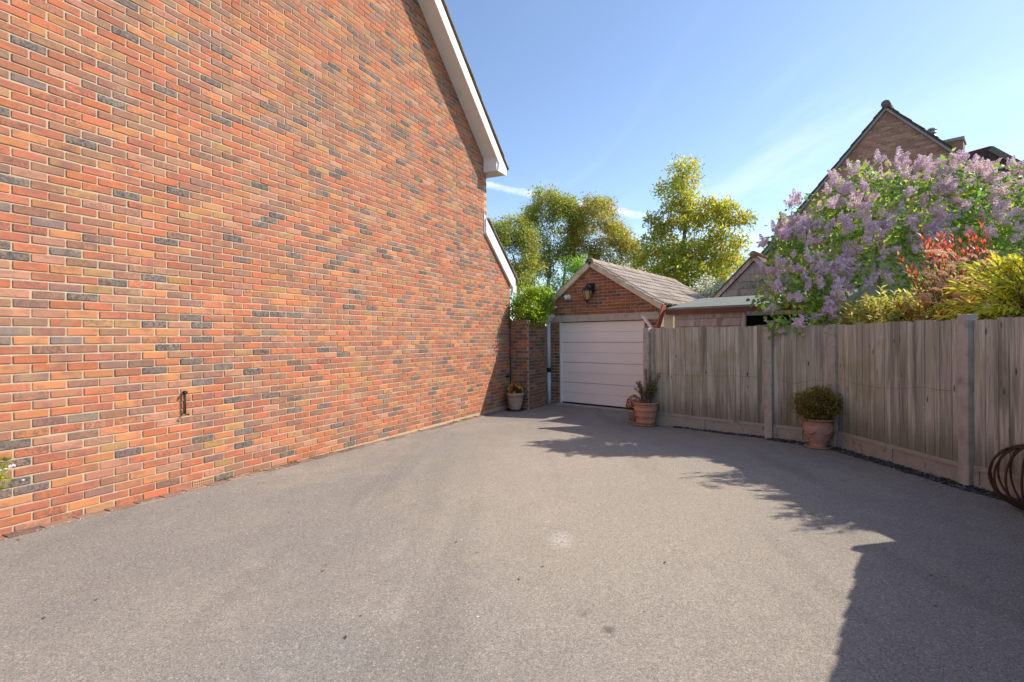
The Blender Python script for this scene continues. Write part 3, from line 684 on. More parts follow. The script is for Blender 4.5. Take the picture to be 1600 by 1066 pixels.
# ------------------------------------------------------------------ fence
posts = [(PA, 'leftmost concrete fence post beside the garage door'), (PB, 'concrete fence post below the left edge of the lilac'),
         (PC, 'concrete fence post beside the clipped shrub in the urn'), (PD, 'taller concrete fence post near the rusty iron globe'),
         (PE, 'concrete corner post just past the right edge of view'), (PE2, 'second corner post just past the right edge of view'),
         (PF, 'concrete fence post right of the camera'), (PG, 'last concrete fence post right of the camera')]
FTOP = 1.575
spans = [(PA, PB, 'long fence panel of greenish grey boards next to the garage', 'wooden_fence'),
         (PB, PC, 'short fence panel of dark boards under the lilac', 'wooden_fence'),
         (PC, PD, 'fence panel of brown boards with sagging wire right of the urn', 'wooden_fence'),
         (PD, PE, 'fence panel behind the rusty iron globe at the right edge', 'wooden_fence'),
         (PE, PE2, 'narrow corner infill of the fence outside the right edge', 'wooden_fence'),
         (PE2, PF, 'fence panel beyond the right edge casting the straight shadow', 'wooden_fence'),
         (PF, PG, 'last fence panel beside the camera on the right', 'wooden_fence')]
for i, (p, lab) in enumerate(posts):
    a = posts[max(i - 1, 0)][0]; c = posts[min(i + 1, len(posts) - 1)][0]; d = (c - a).normalized(); n_ = V(-d.y, d.x, 0)
    n_ = n_ if n_.dot(-p) > 0 else -n_
    h = FTOP - 0.005 + (0.045 if i == 3 else 0.0); z0 = gz(p.y) - 0.3
    b = MB(); b.box(V(p.x, p.y, (z0 + h) / 2) + n_ * 0.01, d * 0.055, n_ * 0.06, Z * (h - z0) / 2, 0.008)
    b.build('fence_post', M['concrete'], label=lab, cat='post', group='concrete fence posts')
for i, (p, q_, lab, nm) in enumerate(spans):
    d = (q_ - p); Lp = d.length; d.normalize(); n_ = V(-d.y, d.x, 0); n_ = n_ if n_.dot(-(p + q_) / 2) > 0 else -n_
    gm = gz((p.y + q_.y) / 2)
    ft = thing(nm, lab, 'fence', (p + q_) / 2 + Z * gm, 'fence panels round the drive')
    FP = lambda s, z, o=0.0: p + d * s + n_ * o + Z * z
    s0, s1 = 0.06, Lp - 0.06; g0, g1 = gz(p.y), gz(q_.y); gtop = max(g0, g1) + 0.21
    # concrete gravel board: slab with a raised rim and centre stile
    b = MB(); b.prism([FP(s0, g0 - 0.1, -0.02), FP(s1, g1 - 0.1, -0.02), FP(s1, gtop, -0.02), FP(s0, gtop, -0.02)], n_ * 0.03); gb = b.build('gravel_board', M['gravel'], ft)
    for (a_, c_, za, zb_, zc, zd) in ((s0, s1, gtop - 0.045, gtop - 0.045, gtop + 0.002, gtop + 0.002), (s0, s1, g0 - 0.05, g1 - 0.05, g0 + 0.035, g1 + 0.035)):
        b = MB(); b.prism([FP(a_, za, 0.0102), FP(c_, zb_, 0.0102), FP(c_, zd, 0.0102), FP(a_, zc, 0.0102)], n_ * 0.014); b.build('rim', M['gravel'], gb)
    for sc_ in (s0 + 0.025, (s0 + s1) / 2, s1 - 0.025):
        gc = gz(FP(sc_, 0).y); b = MB(); b.box(FP(sc_, (gc + 0.035 + gtop - 0.045) / 2, 0.0175), d * 0.025, n_ * 0.007, Z * ((gtop - 0.045 - gc - 0.035) / 2)); b.build('stile', M['gravel'], gb)
    # overlapping feather edge boards, one object each
    nbrd = max(2, int(round((s1 - s0) / 0.112))); wd = (s1 - s0) / nbrd; base = gtop - 0.012
    rl = MB()
    for zr in (base + 0.2, (base + FTOP) / 2, FTOP - 0.2): rl.box(FP((s0 + s1) / 2, zr, -0.035), d * (s1 - s0) / 2, n_ * 0.018, Z * 0.03)
    rl.build('rail', M['fence'], ft)
    cuts = [s0] + [s0 + (k + 1) * wd + rnd.uniform(-0.26, 0.26) * wd for k in range(nbrd - 1)] + [s1]
    for k in range(nbrd):
        a_ = cuts[k] - 0.012; c_ = cuts[k + 1]; tz = FTOP - 0.012 + rnd.uniform(-0.012, 0.012); 
        a_ = max(a_, s0); c_ = min(c_, s1)
        o1, o2 = 0.006 + rnd.uniform(0, 0.003), 0.014 + rnd.uniform(0, 0.006)
        b = MB(); b.col = (rnd.random(), rnd.random(), rnd.random(), rnd.uniform(0.82, 1.16))
        tl = rnd.uniform(-0.006, 0.006); bz = base + rnd.uniform(-0.006, 0.002)
        nz = 5; vs_ = []
        bow = rnd.uniform(-0.004, 0.004)
        for z_i in range(nz):
            t_ = z_i / (nz - 1); zz = bz + (tz - bz) * t_; bw = bow * math.sin(math.pi * t_)
            zt = zz + (tl if z_i == nz - 1 else 0)
            vs_ += [FP(a_ + bw, zt, -0.014), FP(c_ + bw, zz, -0.014), FP(c_ + bw, zz, o2), FP(a_ + bw, zt, o1)]
        fs = [(0, 1, 2, 3), (nz * 4 - 1, nz * 4 - 2, nz * 4 - 3, nz * 4 - 4)]
        for z_i in range(nz - 1):
            for e_ in range(4): fs.append((z_i * 4 + e_, z_i * 4 + 4 + e_, z_i * 4 + 4 + (e_ + 1) % 4, z_i * 4 + (e_ + 1) % 4))
        b.convex(vs_, fs); b.build('board', M['fence'], ft)
    if i in (0, 1, 2):
        b = MB(); pts = []
        for k in range(13):
            t_ = k / 12; pts.append(FP(s0 + 0.05 + (s1 - s0 - 0.15) * t_, 0.80 + 0.05 * (i == 2) - (0.06 if i else 0.03) * math.sin(math.pi * min(1, t_ * 1.3)) + 0.004 * math.sin(k * 2.1), 0.030))
        b.tube(pts, 0.0013, 5); b.build('wire', M['dark'], ft)

# slate chippings along the fence foot
sl_ = MB()
for (p, q_, lo, hi) in ((PA, PB, 0.25, 0.98), (PB, PC, 0.02, 0.98), (PC, PD, 0.03, 1.0), (PD, PE, 0.0, 1.0)):
    d = q_ - p; Lp = d.length; d.normalize(); n_ = V(-d.y, d.x, 0); n_ = n_ if n_.dot(-(p + q_) / 2) > 0 else -n_
    wid = 0.06 if p is PA else 0.15
    for k in range(int(Lp * (95 if p is PA else 230))):
        s = rnd.uniform(lo, hi) * Lp; o = 0.03 + wid * (rnd.random() ** 1.3); c = p + d * s + n_ * o
        a_ = rnd.uniform(0, 6.28); u = V(math.cos(a_), math.sin(a_), rnd.uniform(-0.45, 0.45)).normalized(); v_ = u.cross(V(rnd.uniform(-.4, .4), rnd.uniform(-.4, .4), 1)).normalized(); t_ = u.cross(v_)
        L_ = rnd.uniform(0.016, 0.042); W_ = L_ * rnd.uniform(0.45, 0.8); k_ = rnd.uniform(0.5, 1.5)
        sl_.col = (0.060 * k_, 0.064 * k_, 0.074 * k_, 1)
        c = V(c.x, c.y, gz(c.y) + rnd.uniform(0.004, 0.022) * (1.3 - o * 3))
        sl_.convex([c + u * L_, c + v_ * W_, c - u * L_ * 0.9, c - v_ * W_ * 0.8, c + u * L_ * 0.8 + t_ * 0.008, c + v_ * W_ * 0.8 + t_ * 0.008, c - u * L_ * 0.7 + t_ * 0.008, c - v_ * W_ * 0.6 + t_ * 0.008],
                   [(0, 1, 2, 3), (4, 5, 6, 7), (0, 1, 5, 4), (1, 2, 6, 5), (2, 3, 7, 6), (3, 0, 4, 7)])
sl_.build('slate_chippings', M['slate'], label='dark blue grey slate chippings along the foot of the fence', cat='slate chippings', kind='stuff')

# ------------------------------------------------------------------ sheds behind the fence
SU = V(0.735, -0.678, 0).normalized(); SN = V(SU.y, -SU.x, 0); SN = SN if SN.y < 0 else -SN; SB = -SN
S0 = V(3.16, 10.02, 0)
def SP(s, z=0.0, o=0.0): return S0 + SU * s + SN * o + Z * z
shed = thing('garden_shed', 'low shed with flat grey felt roof and brown fascia behind the fence', 'shed', SP(1.2, gz(9.4)))
SLN = 2.75; SH = 1.93
def slab(P, s0, s1, za, o0, zb_, o1, th): return [P(s0, za, o0), P(s1, za, o0), P(s1, zb_, o1), P(s0, zb_, o1)], Z * th
b = MB(); b.prism(*slab(SP, -0.10, SLN, SH, 0.13, SH + 0.27, -1.5, 0.035)); b.build('felt_roof', M['felt'], shed)
b = MB(); b.box(SP((SLN - 0.1) / 2, SH - 0.045, 0.113), SU * (SLN + 0.1) / 2, SN * 0.012, Z * 0.0449); b.build('fascia', M['fascia'], shed)
b = MB(); b.prism([SP(-0.112, SH - 0.09, 0.12), SP(-0.112, SH + 0.03, 0.12), SP(-0.112, SH + 0.30, -1.5), SP(-0.112, SH + 0.19, -1.5)], -SU * 0.02); b.build('fascia', M['fascia'], shed)
for k in range(14):
    z0 = -0.1 + k * 0.142
    b = MB(); b.col = (rnd.random(), rnd.random(), rnd.random(), rnd.uniform(0.85, 1.12))
    b.box(SP(0.62, z0 + 0.07, 0.0), SU * 0.62, SN * 0.011, Z * 0.0685, 0.004); b.build('cladding_board', M['shed_wood'], shed)
b = MB(); b.col = (0.3, 0.6, 0.1, 1.0); b.box(SP(1.29, 0.9, 0.012), SU * 0.04, SN * 0.03, Z * 1.0, 0.004); b.build('corner_post', M['shed_wood'], shed)
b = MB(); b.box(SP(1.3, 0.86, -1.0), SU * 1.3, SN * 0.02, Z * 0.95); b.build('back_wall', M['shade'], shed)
for s_ in (0.015, SLN - 0.1):
    b = MB(); b.box(SP(s_, 0.86, -0.52), SU * 0.015, SN * 0.49, Z * 0.95); b.build('side_wall', M['shed_wood'], shed)
b = MB()
for k in range(26):
    a0 = SP(rnd.uniform(1.4, 2.5), rnd.uniform(0.9, 1.75), rnd.uniform(-0.6, -0.15)); b.tube([a0, a0 + V(rnd.uniform(-.3, .3), rnd.uniform(-.1, .1), rnd.uniform(-.12, .12))], 0.011, 5)
b.build('stored_sticks', M['bark_pale'], label='tangle of cut sticks stored in the open shed bay', cat='sticks', kind='stuff')

wb = thing('weatherboarded_shed', 'grey weatherboarded shed gable behind the flat shed roof', 'shed', V(5.9, 12.5, gz(12.5)))
B0 = V(5.87, 12.45, 0); BUv = SU; BN = SN
def BP(s, z=0.0, o=0.0): return B0 + BUv * s + BN * o + Z * z
HW, AZB = 1.25, 3.22; slb = 0.98
b = MB(); b.prism([BP(-HW, -0.3), BP(HW, -0.3), BP(HW, AZB - slb * HW), BP(0, AZB), BP(-HW, AZB - slb * HW)], SB * 2.8); wbw = b.build('wall', M['grey_wood'], wb)
z0 = 1.4; 
while z0 < AZB - 0.03:
    z1 = z0 + 0.172; poly = [(-HW, z0), (HW, z0), (HW, z1), (-HW, z1)]
    poly = clip(clip(poly, slb, 1, AZB - 0.004), -slb, 1, AZB - 0.004)
    if len(poly) >= 3 and abs(area(poly)) > 0.002:
        b = MB(); b.col = (rnd.random(), rnd.random(), rnd.random(), rnd.uniform(0.85, 1.15))
        b.convex([BP(x, y, 0.004) for x, y in poly] + [BP(x, y, 0.030 - 0.020 * (y - z0) / 0.172) for x, y in poly],
                 [tuple(range(len(poly))), tuple(range(len(poly), 2 * len(poly)))] + [(i, (i + 1) % len(poly), len(poly) + (i + 1) % len(poly), len(poly) + i) for i in range(len(poly))])
        b.build('weatherboard', M['grey_wood'], wbw)
    z0 += 0.168
for sd in (-1, 1):
    b = MB(); b.col = (0.5, 0.2, 0.7, 1.15); d = V(0, 0, 0)
    p, q_ = BP(sd * (HW + 0.22), AZB - slb * (HW + 0.22) + 0.005, 0.06), BP(sd * 0.001, AZB + 0.005, 0.06)
    b.prism([p, q_, q_ + Z * 0.13, p + Z * 0.13], BN * 0.03); b.build('bargeboard', M['shed_wood'], wb)
    b = MB(); b.col = (0.14, 0.11, 0.09, 1); p, q_ = BP(sd * (HW + 0.26), AZB - slb * (HW + 0.26) + 0.137, 0.12), BP(0, AZB + 0.137, 0.12)
    b.prism([p, q_, q_ + Z * 0.035, p + Z * 0.035], SB * 3.0); b.build('roof', M['tile'], wb)
b = MB(); b.col = (0.30, 0.15, 0.10, 1); b.tube([BP(0, AZB + 0.15, 0.14), BP(0, AZB + 0.15, -2.8)], 0.085, 8); b.build('ridge_tile', M['tile'], wb)

# odds and ends in the slot between garage and shed
rb = thing('timber_brace', 'red brown timber board leaning between garage and fence', 'board', V(2.95, 10.2, gz(10.2)))
b = MB(); b.bar((2.80, 9.95, 1.55), (2.965, 10.05, 2.02), 0.03, 0.15, GN); b.build('timber', M['red_wood'], rb)
b = MB(); b.prism([V(2.99, 10.16, 1.2), V(3.12, 10.04, 1.2), V(3.12, 10.04, 1.86), V(2.99, 10.16, 1.96)], V(0.012, 0.013, 0)); b.build('backing_sheet', M['cream'], rb)
wt = thing('white_trim', 'short white plastic trim strip beside the garage door head', 'trim', V(2.5, 9.7, gz(9.7)))
b = MB(); b.bar((2.42, 9.62, 1.80), (2.60, 9.66, 1.58), 0.012, 0.03); b.build('strip', M['white'], wt)
b = MB(); b.bar((2.46, 9.60, 1.80), (2.64, 9.64, 1.56), 0.010, 0.010); b.build('strip', M['white'], wt)

# ------------------------------------------------------------------ neighbouring house
NU = V(0.70, -0.714, 0).normalized(); NN = V(NU.y, -NU.x, 0); NN = NN if NN.y < 0 else -NN; NB = -NN
N0 = V(10.92, 15.0, 0)
def NP(s, z=0.0, o=0.0): return N0 + NU * s + NN * o + Z * z
nh = thing('neighbour_house', 'neighbouring brick house gable rising behind the lilac', 'house', NP(0, gz(15)))
NA, NSL, NW = 7.92, 1.12, 3.3
b = MB(); b.prism([NP(-NW, -0.3), NP(NW, -0.3), NP(NW, NA - NSL * NW), NP(0, NA), NP(-NW, NA - NSL * NW)], NB * 8); nw = b.build('wall', M['mortar_grey'], nh)
jn = MB()
brick_face(nw, NP, -NW, NW, NA - NSL * NW - 0.6, NA, PALN, clips=[(NSL, 1, NA - 0.004), (-NSL, 1, NA - 0.004)], individual=False, joined=jn)
jn.build('brickwork', M['brick'], nw, kind='stuff')
for sd in (-1, 1):
    b = MB(); p, q_ = NP(sd * (NW + 0.35), NA - NSL * (NW + 0.35) + 0.004, -0.02), NP(sd * 0.001, NA + 0.004, -0.02)
    b.prism([p, q_, q_ + Z * 0.085, p + Z * 0.085], NN * 0.10); b.build('verge', M['grey_verge'], nh)
    b = MB(); b.col = (0.13, 0.105, 0.085, 1); p, q_ = NP(sd * (NW + 0.4), NA - NSL * (NW + 0.4) + 0.105, 0.06), NP(0, NA + 0.105, 0.06)
    b.prism([p, q_, q_ + Z * 0.05, p + Z * 0.05], NB * 8.2); nrf = b.build('roof', M['tile'], nh)
    for k in range(13):
        t0 = k * 0.29; t1 = t0 + 0.31; b = MB(); kk = rnd.uniform(0.8, 1.3); b.col = (0.15 * kk, 0.125 * kk, 0.095 * kk, 1)
        b.prism([NP(sd * t0, NA - NSL * t0 + 0.156, -0.4), NP(sd * t1, NA - NSL * t1 + 0.172, -0.4), NP(sd * t1, NA - NSL * t1 + 0.205, -0.4), NP(sd * t0, NA - NSL * t0 + 0.175, -0.4)], NN * (0.485 + rnd.uniform(-.01, .01)))
        b.build('verge_tile', M['tile'], nrf)
for k in range(8):
    b = MB(); kk = rnd.uniform(0.9, 1.2); b.col = (0.17 * kk, 0.14 * kk, 0.11 * kk, 1); b.tube([NP(0, NA + 0.17, 0.13 - k * 0.45), NP(0, NA + 0.15, 0.13 - k * 0.45 - 0.46)], 0.115, 10); b.build('ridge_tile', M['tile'], nh)
# chimney and flue on the right slope
b = MB(); jn = MB()
CP0 = NP(1.27, 0, -2.1); CX, CY = NU * 0.27, NB * 0.30
b.box(CP0 + Z * 6.4, CX, CY, Z * 0.75); ch_ = b.build('chimney', M['mortar_grey'], nh)
cf = lambda s, z, o=0.0: CP0 - CY + CX.normalized() * s + NN * o + Z * z
brick_face(ch_, cf, -0.27, 0.27, 5.9, 7.12, PALN, individual=False, joined=jn)
jn.build('brickwork', M['brick'], ch_, kind='stuff')
b = MB(); b.box(CP0 + Z * 7.18, CX * 1.12, CY * 1.15, Z * 0.05, 0.01); b.build('chimney_cap', M['concrete'], ch_)
b = MB(); fo = NP(0.86, 0, -1.5) + Z * 0.12
b.tube([fo + Z * 6.6, fo + Z * 7.32], 0.075, 12); b.tube([fo + Z * 7.18, fo + Z * 7.23], 0.105, 12); b.tube([fo + Z * 7.30, fo + Z * 7.34], 0.11, 12); b.tube([fo + Z * 7.40, fo + Z * 7.45], [0.125, 0.10], 12); b.tube([fo + Z * 7.33, fo + Z * 7.41], 0.05, 8)
b.build('flue', M['galv'], nh)
# lower wing on the right
wg = thing('neighbour_wing', 'dark tiled roof of the neighbouring wing at the right edge', 'house', V(15.6, 15.2, gz(15)))
b = MB(); b.col = (0.115, 0.10, 0.09, 1)
def ap(px, py, Y): d = ray(px, py); return V(0, 0, EYE) + d * (Y / d.y)
r0, r1, r2_ = ap(1545, 235, 16.0), ap(1500, 247, 17.5), ap(1720, 330, 14.5)
b.prism([r0, r1, r1 + V(0, 1.5, -2.6), r0 + V(0.6, 1.5, -2.6)], Z * 0.08); b.build('roof', M['tile'], wg)
b = MB(); b.col = (0.12, 0.105, 0.095, 1); b.prism([r0 + V(0.01, 0, 0), r2_, r2_ + V(-1.2, 1.6, -1.0), r0 + V(0.61, 1.5, -2.6)], Z * 0.08); b.build('roof', M['tile'], wg)
b = MB(); b.col = (0.2, 0.17, 0.14, 1); b.bar(r0 + V(0, -0.05, 0.04), r2_ + V(0, -0.05, 0.04), 0.10, 0.16); b.build('verge', M['tile'], wg)
b = MB(); b.bar(r0 + V(0, -0.05, 0.04), r1 + V(0, -0.05, 0.04), 0.08, 0.14); b.build('verge', M['fascia'], wg)
b = MB(); b.prism([V(14.4, 17.6, -0.3), V(19, 15.6, -0.3), V(19, 15.6, 3.2), V(14.4, 17.6, 4.4)], V(0.5, 2.5, 0)); b.build('wall', M['brick'], wg)
# small tiled lean-to roof peeping out left of the lilac
tl = thing('tiled_outhouse', 'small outhouse with ribbed dark tile roof left of the lilac', 'outhouse', V(7.0, 12.3, gz(12.3)))
t0, t1, t2, t3 = ap(1219, 343, 12.6), ap(1262, 343, 12.2), ap(1266, 400, 11.2), ap(1203, 402, 11.6)
b = MB(); b.col = (0.13, 0.115, 0.10, 1); b.prism([t0, t1, t2, t3], V(0, 0.02, -0.06)); tr_ = b.build('roof', M['tile'], tl)
for k in range(8):
    a_ = k / 7; b = MB(); kk = rnd.uniform(0.8, 1.4); b.col = (0.15 * kk, 0.135 * kk, 0.115 * kk, 1); b.tube([t0.lerp(t1, a_) + Z * 0.02, t3.lerp(t2, a_) + Z * 0.02], 0.038, 6); b.build('tile_roll', M['tile'], tr_)
b = MB(); b.col = (0.17, 0.15, 0.13, 1); b.tube([t0 + Z * 0.03, t1 + Z * 0.03], 0.06, 8); b.build('ridge_tile', M['tile'], tl)
b = MB(); b.prism([V(t3.x + .1, t3.y + .15, -0.3), V(t2.x - .05, t2.y + .15, -0.3), V(t2.x - .05, t2.y + .15, t2.z - 0.08), V(t3.x + .1, t3.y + .15, t3.z - 0.08)], V(0.3, 0.9, 0)); b.build('wall', M['mortar_grey'], tl)

# ------------------------------------------------------------------ foliage helpers (numpy)
def unit(a): return a / np.maximum(np.linalg.norm(a, axis=1, keepdims=True), 1e-9)
def leaf_mesh(name, C, D, N_, Ln, Wd, colr, fold=0.18, curl=0.12, broad=0.45):
    """many leaves: base C, axis D, face normal N_, length, width, rgba colour; 6 vertices and 4 triangles each"""
    n = len(C); D = unit(D); S = unit(np.cross(D, N_)); N2 = np.cross(S, D); Ln = Ln.reshape(-1, 1); Wd = Wd.reshape(-1, 1)
    p0 = C; pm = C + D * Ln * broad - N2 * Wd * fold; pl = C + D * Ln * broad + S * Wd * 0.5; pr = C + D * Ln * broad - S * Wd * 0.5; pt = C + D * Ln - N2 * Ln * curl
    v = np.stack([p0, pl, pm, pr, pt], 1).reshape(-1, 3)
    k = (np.arange(n) * 5).reshape(-1, 1)
    tri = np.concatenate([k + np.array([0, 2, 1]), k + np.array([0, 3, 2]), k + np.array([1, 2, 4]), k + np.array([2, 3, 4])], 1).reshape(-1)
    me = bpy.data.meshes.new(name); nt = n * 4
    me.vertices.add(n * 5); me.vertices.foreach_set('co', v.astype(np.float32).ravel())
    me.loops.add(nt * 3); me.loops.foreach_set('vertex_index', tri.astype(np.int32))
    me.polygons.add(nt); me.polygons.foreach_set('loop_start', np.arange(nt, dtype=np.int32) * 3)
    me.update(calc_edges=True)
    at = me.color_attributes.new('tint', 'FLOAT_COLOR', 'POINT'); at.data.foreach_set('color', np.repeat(colr, 5, 0).astype(np.float32).ravel())
    return me
def colours(n, pal, wts=None, var=0.22):
    pal = np.array(pal); wts = None if wts is None else np.array(wts) / np.sum(wts)
    c = pal[nrg.choice(len(pal), n, p=wts)] * (1 + nrg.uniform(-var, var, (n, 1))) * (1 + nrg.uniform(-0.07, 0.07, (n, 3)))
    return np.concatenate([np.clip(c, 0.003, 0.95), np.ones((n, 1))], 1)
def rdir(n): return unit(nrg.normal(size=(n, 3)))

def grow(trunks, targets, r_tip=0.008, taper=0.62, sway=0.10, up=0.35):
    """limbs that reach from the nearest stem node to each target"""
    mbs = MB(); nodes = []
    for pts, r0, r1 in trunks:
        n = len(pts); mbs.tube(pts, [r0 + (r1 - r0) * i / (n - 1) for i in range(n)], 7)
        for i in range(1, n): nodes.append((Vector(pts[i]), r0 + (r1 - r0) * i / (n - 1)))
    base = Vector(trunks[0][0][0])
    for T in sorted(targets, key=lambda t: (Vector(t) - base).length):
        T = Vector(T); best = None; bd = 1e9
        for (p, r_) in nodes:
            dv = T - p; d = dv.length
            if d < 1e-3: continue
            cost = d * (1.0 + 0.9 * max(0.0, 0.35 - dv.z / d))
            if cost < bd: bd = cost; best = (p, r_)
        p, r_ = best; d = T - p; ln = d.length; ra = min(r_ * taper, 0.012 + 0.03 * ln); ra = max(ra, r_tip)
        jit_ = lambda k: Vector(nrg.normal(size=3) * sway * ln * k)
        m1 = p + d * 0.33 + Z * ln * up * 0.22 + jit_(0.5); m2 = p + d * 0.68 + Z * ln * up * 0.20 + jit_(0.5)
        mbs.tube([p, m1, m2, T], [ra, ra * 0.8, ra * 0.6, r_tip * 0.7], 5, cap=False)
        nodes += [(m1, ra * 0.8), (m2, ra * 0.62), (T, r_tip)]
    return mbs

def shell_points(lobes, n, inner=0.55, hemi=None):
    """points spread through a union of ellipsoids, weighted to the outside"""
    out = []; w_ = np.array([l[3] * l[4] * l[5] for l in lobes]) ** 0.66; w_ /= w_.sum()
    while len(out) < n:
        i = nrg.choice(len(lobes), p=w_); l = lobes[i]
        d = rdir(1)[0]
        if hemi is not None and d[2] < hemi and nrg.random() > 0.25: continue
        r_ = nrg.uniform(inner ** 2, 1.0) ** 0.5
        p = np.array(l[:3]) + d * np.array(l[3:6]) * r_
        if any(j != i and np.sum(((p - np.array(m_[:3])) / np.array(m_[3:6])) ** 2) < 0.5 for j, m_ in enumerate(lobes)): continue
        out.append(np.concatenate([p, d]))
    return np.array(out)

def tree(name, label, base, trunks, lobes, n_targets, per, leaf, spread, pal, wts, bark, inner=0.55, hemi=None, up=0.35, hang=0.0, extra=None, group=None, cat='tree', aspect=0.45, var=0.22, lift=2.9):
    t_ = thing(name, label, cat, base, group)
    sp = shell_points(lobes, n_targets, inner, hemi)
    if extra is not None: sp = np.concatenate([sp, extra])
    br = grow(trunks, [tuple(p[:3]) for p in sp], r_tip=0.010 if leaf > 0.05 else 0.006, up=up)
    br.build('trunk', bark, t_)
    n = len(sp) * per; idx = np.repeat(np.arange(len(sp)), per)
    off = nrg.normal(size=(n, 3)) * spread * np.array([1, 1, 0.75]); C = sp[idx, :3] + off
    D = rdir(n) + sp[idx, 3:6] * 0.6 + unit(off) * 0.5 + np.array([0, 0, -hang]); N_ = rdir(n) + np.array([0.3, -0.1, 1.0])
    Ln = nrg.uniform(0.65, 1.3, n) * leaf
    clump = np.repeat(nrg.uniform(0.75, 1.25, (len(sp), 1)), per, 0)
    cc_ = colours(n, pal, wts, var); cc_[:, :3] = np.clip(cc_[:, :3] * clump * lift, 0, 0.9)
    link('crown', leaf_mesh('crown', C, D, N_, Ln, Ln * aspect * nrg.uniform(0.8, 1.2, n), cc_), M['leaf'], t_)
    return t_

def stem(base, top, n=6, wob=0.08):
    base, top = Vector(base), Vector(top); L_ = (top - base).length
    return [tuple(base.lerp(top, i / (n - 1)) + Vector(nrg.normal(size=3) * wob * L_ * 0.2 * (0 < i))) for i in range(n)]
GRN = [(0.115, 0.140, 0.028), (0.155, 0.165, 0.035), (0.080, 0.105, 0.028), (0.185, 0.18, 0.04), (0.22, 0.155, 0.04)]
# trees behind the garage
def gy(x, y): return V(x, y, gz(y))
y_ = 22.0
tree('airy_tree', 'tall round-headed airy tree behind the garage, left of its ridge', gy(1.9, y_),
     [(stem(gy(1.75, y_), (1.55, y_, 5.4)), 0.13, 0.05), (stem(gy(1.9, y_), (1.35, y_ - .3, 5.0)), 0.10, 0.04), (stem(gy(2.0, y_), (2.3, y_ + .2, 5.3)), 0.10, 0.04), (stem(gy(2.05, y_), (2.9, y_, 4.6)), 0.08, 0.03)],
     [(1.55, y_, 6.0, 1.25, 1.4, 1.75), (2.1, y_, 6.1, 0.9, 1.2, 1.45), (0.95, y_, 5.4, 0.6, 0.9, 1.1), (1.7, y_, 4.6, 1.1, 1.2, 0.8)], 230, 112, 0.108, 0.16,
     GRN, [3, 3, 2, 1.6, 0.5], M['bark_pale'], 0.62, 0.0, hang=0.5, group='trees behind the garage', aspect=0.36)
tree('copper_tinged_tree', 'airy tree with copper tinged crown above the garage ridge', gy(3.6, y_),
     [(stem(gy(3.5, y_), (3.6, y_, 4.9)), 0.11, 0.04), (stem(gy(3.6, y_), (4.3, y_ + .3, 4.6)), 0.09, 0.035), (stem(gy(3.4, y_), (3.0, y_, 4.4)), 0.07, 0.03)],
     [(3.55, y_, 5.9, 1.05, 1.2, 1.5), (4.25, y_, 5.2, 0.9, 1.1, 1.1), (4.95, y_, 4.6, 0.75, 0.9, 0.95), (3.6, y_, 4.7, 1.1, 1.0, 0.6), (3.0, y_, 5.2, 0.6, 0.9, 1.0)], 230, 112, 0.108, 0.16,
     GRN + [(0.28, 0.15, 0.035)], [2, 2.5, 1.5, 2.4, 1.4, 1.2], M['bark_pale'], 0.62, 0.0, hang=0.5, group='trees behind the garage', aspect=0.36)
y_ = 20.0
tree('small_airy_tree', 'smaller airy tree beside the house corner', gy(0.3, y_),
     [(stem(gy(0.3, y_), (0.15, y_, 4.6)), 0.09, 0.035), (stem(gy(0.35, y_), (0.75, y_, 4.0)), 0.06, 0.03), (stem(gy(0.2, y_), (-0.4, y_, 4.1)), 0.06, 0.03)],
     [(0.15, y_, 5.2, 0.75, 0.9, 1.1), (-0.6, y_, 4.9, 0.7, 0.9, 1.0), (0.6, y_, 4.2, 0.6, 0.8, 0.9), (0.0, y_, 3.6, 0.9, 0.9, 0.7)], 150, 100, 0.105, 0.15,
     GRN, [3, 3, 2, 2, 0.8], M['bark_pale'], 0.5, -0.3, hang=0.5, group='trees behind the garage', aspect=0.36)
y_ = 19.0
tree('magnolia_tree', 'tall bronze and green magnolia tree right of the garage ridge', gy(6.2, y_),
     [(stem(gy(6.15, y_), (6.35, y_, 7.2), 8, 0.04), 0.15, 0.03)],
     [(6.40, y_, 7.3, 0.50, 0.6, 0.65), (6.30, y_, 6.5, 0.62, 0.7, 0.6), (5.65, y_, 6.75, 0.38, 0.5, 0.28), (5.5, y_, 5.75, 0.55, 0.8, 0.5), (6.9, y_, 6.05, 0.7, 0.9, 0.45), (7.7, y_, 5.85, 0.65, 0.8, 0.38), (8.4, y_, 5.70, 0.34, 0.4, 0.22), (6.3, y_, 5.0, 1.3, 1.3, 0.8),
      (7.5, y_, 4.7, 1.1, 1.2, 0.7), (5.4, y_, 4.5, 0.8, 1.0, 0.7), (6.3, y_, 3.7, 1.7, 1.4, 0.9), (7.8, y_, 3.7, 0.9, 1.0, 0.9)], 330, 72, 0.140, 0.15,
     [(0.15, 0.19, 0.035), (0.22, 0.235, 0.04), (0.30, 0.20, 0.04), (0.33, 0.28, 0.05), (0.10, 0.14, 0.03), (0.22, 0.13, 0.04)], [3, 3.4, 1.5, 1.8, 1.8, 0.9], M['bark'], 0.35, up=0.15, group='trees behind the garage', aspect=0.40)
y_ = 24.0
tree('background_tree', 'loose dull green tree low between the airy trees and the magnolia', gy(6.2, y_), [(stem(gy(5.6, y_), (5.7, y_, 3.6)), 0.1, 0.04), (stem(gy(5.8, y_), (7.0, y_, 3.6)), 0.1, 0.04)],
     [(5.2, y_, 4.0, 1.2, 1.0, 1.1), (6.6, y_, 3.9, 1.2, 1.0, 1.2), (4.3, y_, 3.4, 1.0, 1.0, 0.9)], 100, 60, 0.11, 0.28, GRN, [3, 3, 3, 1.2, 0.5], M['bark'], 0.3, group='trees behind the garage')
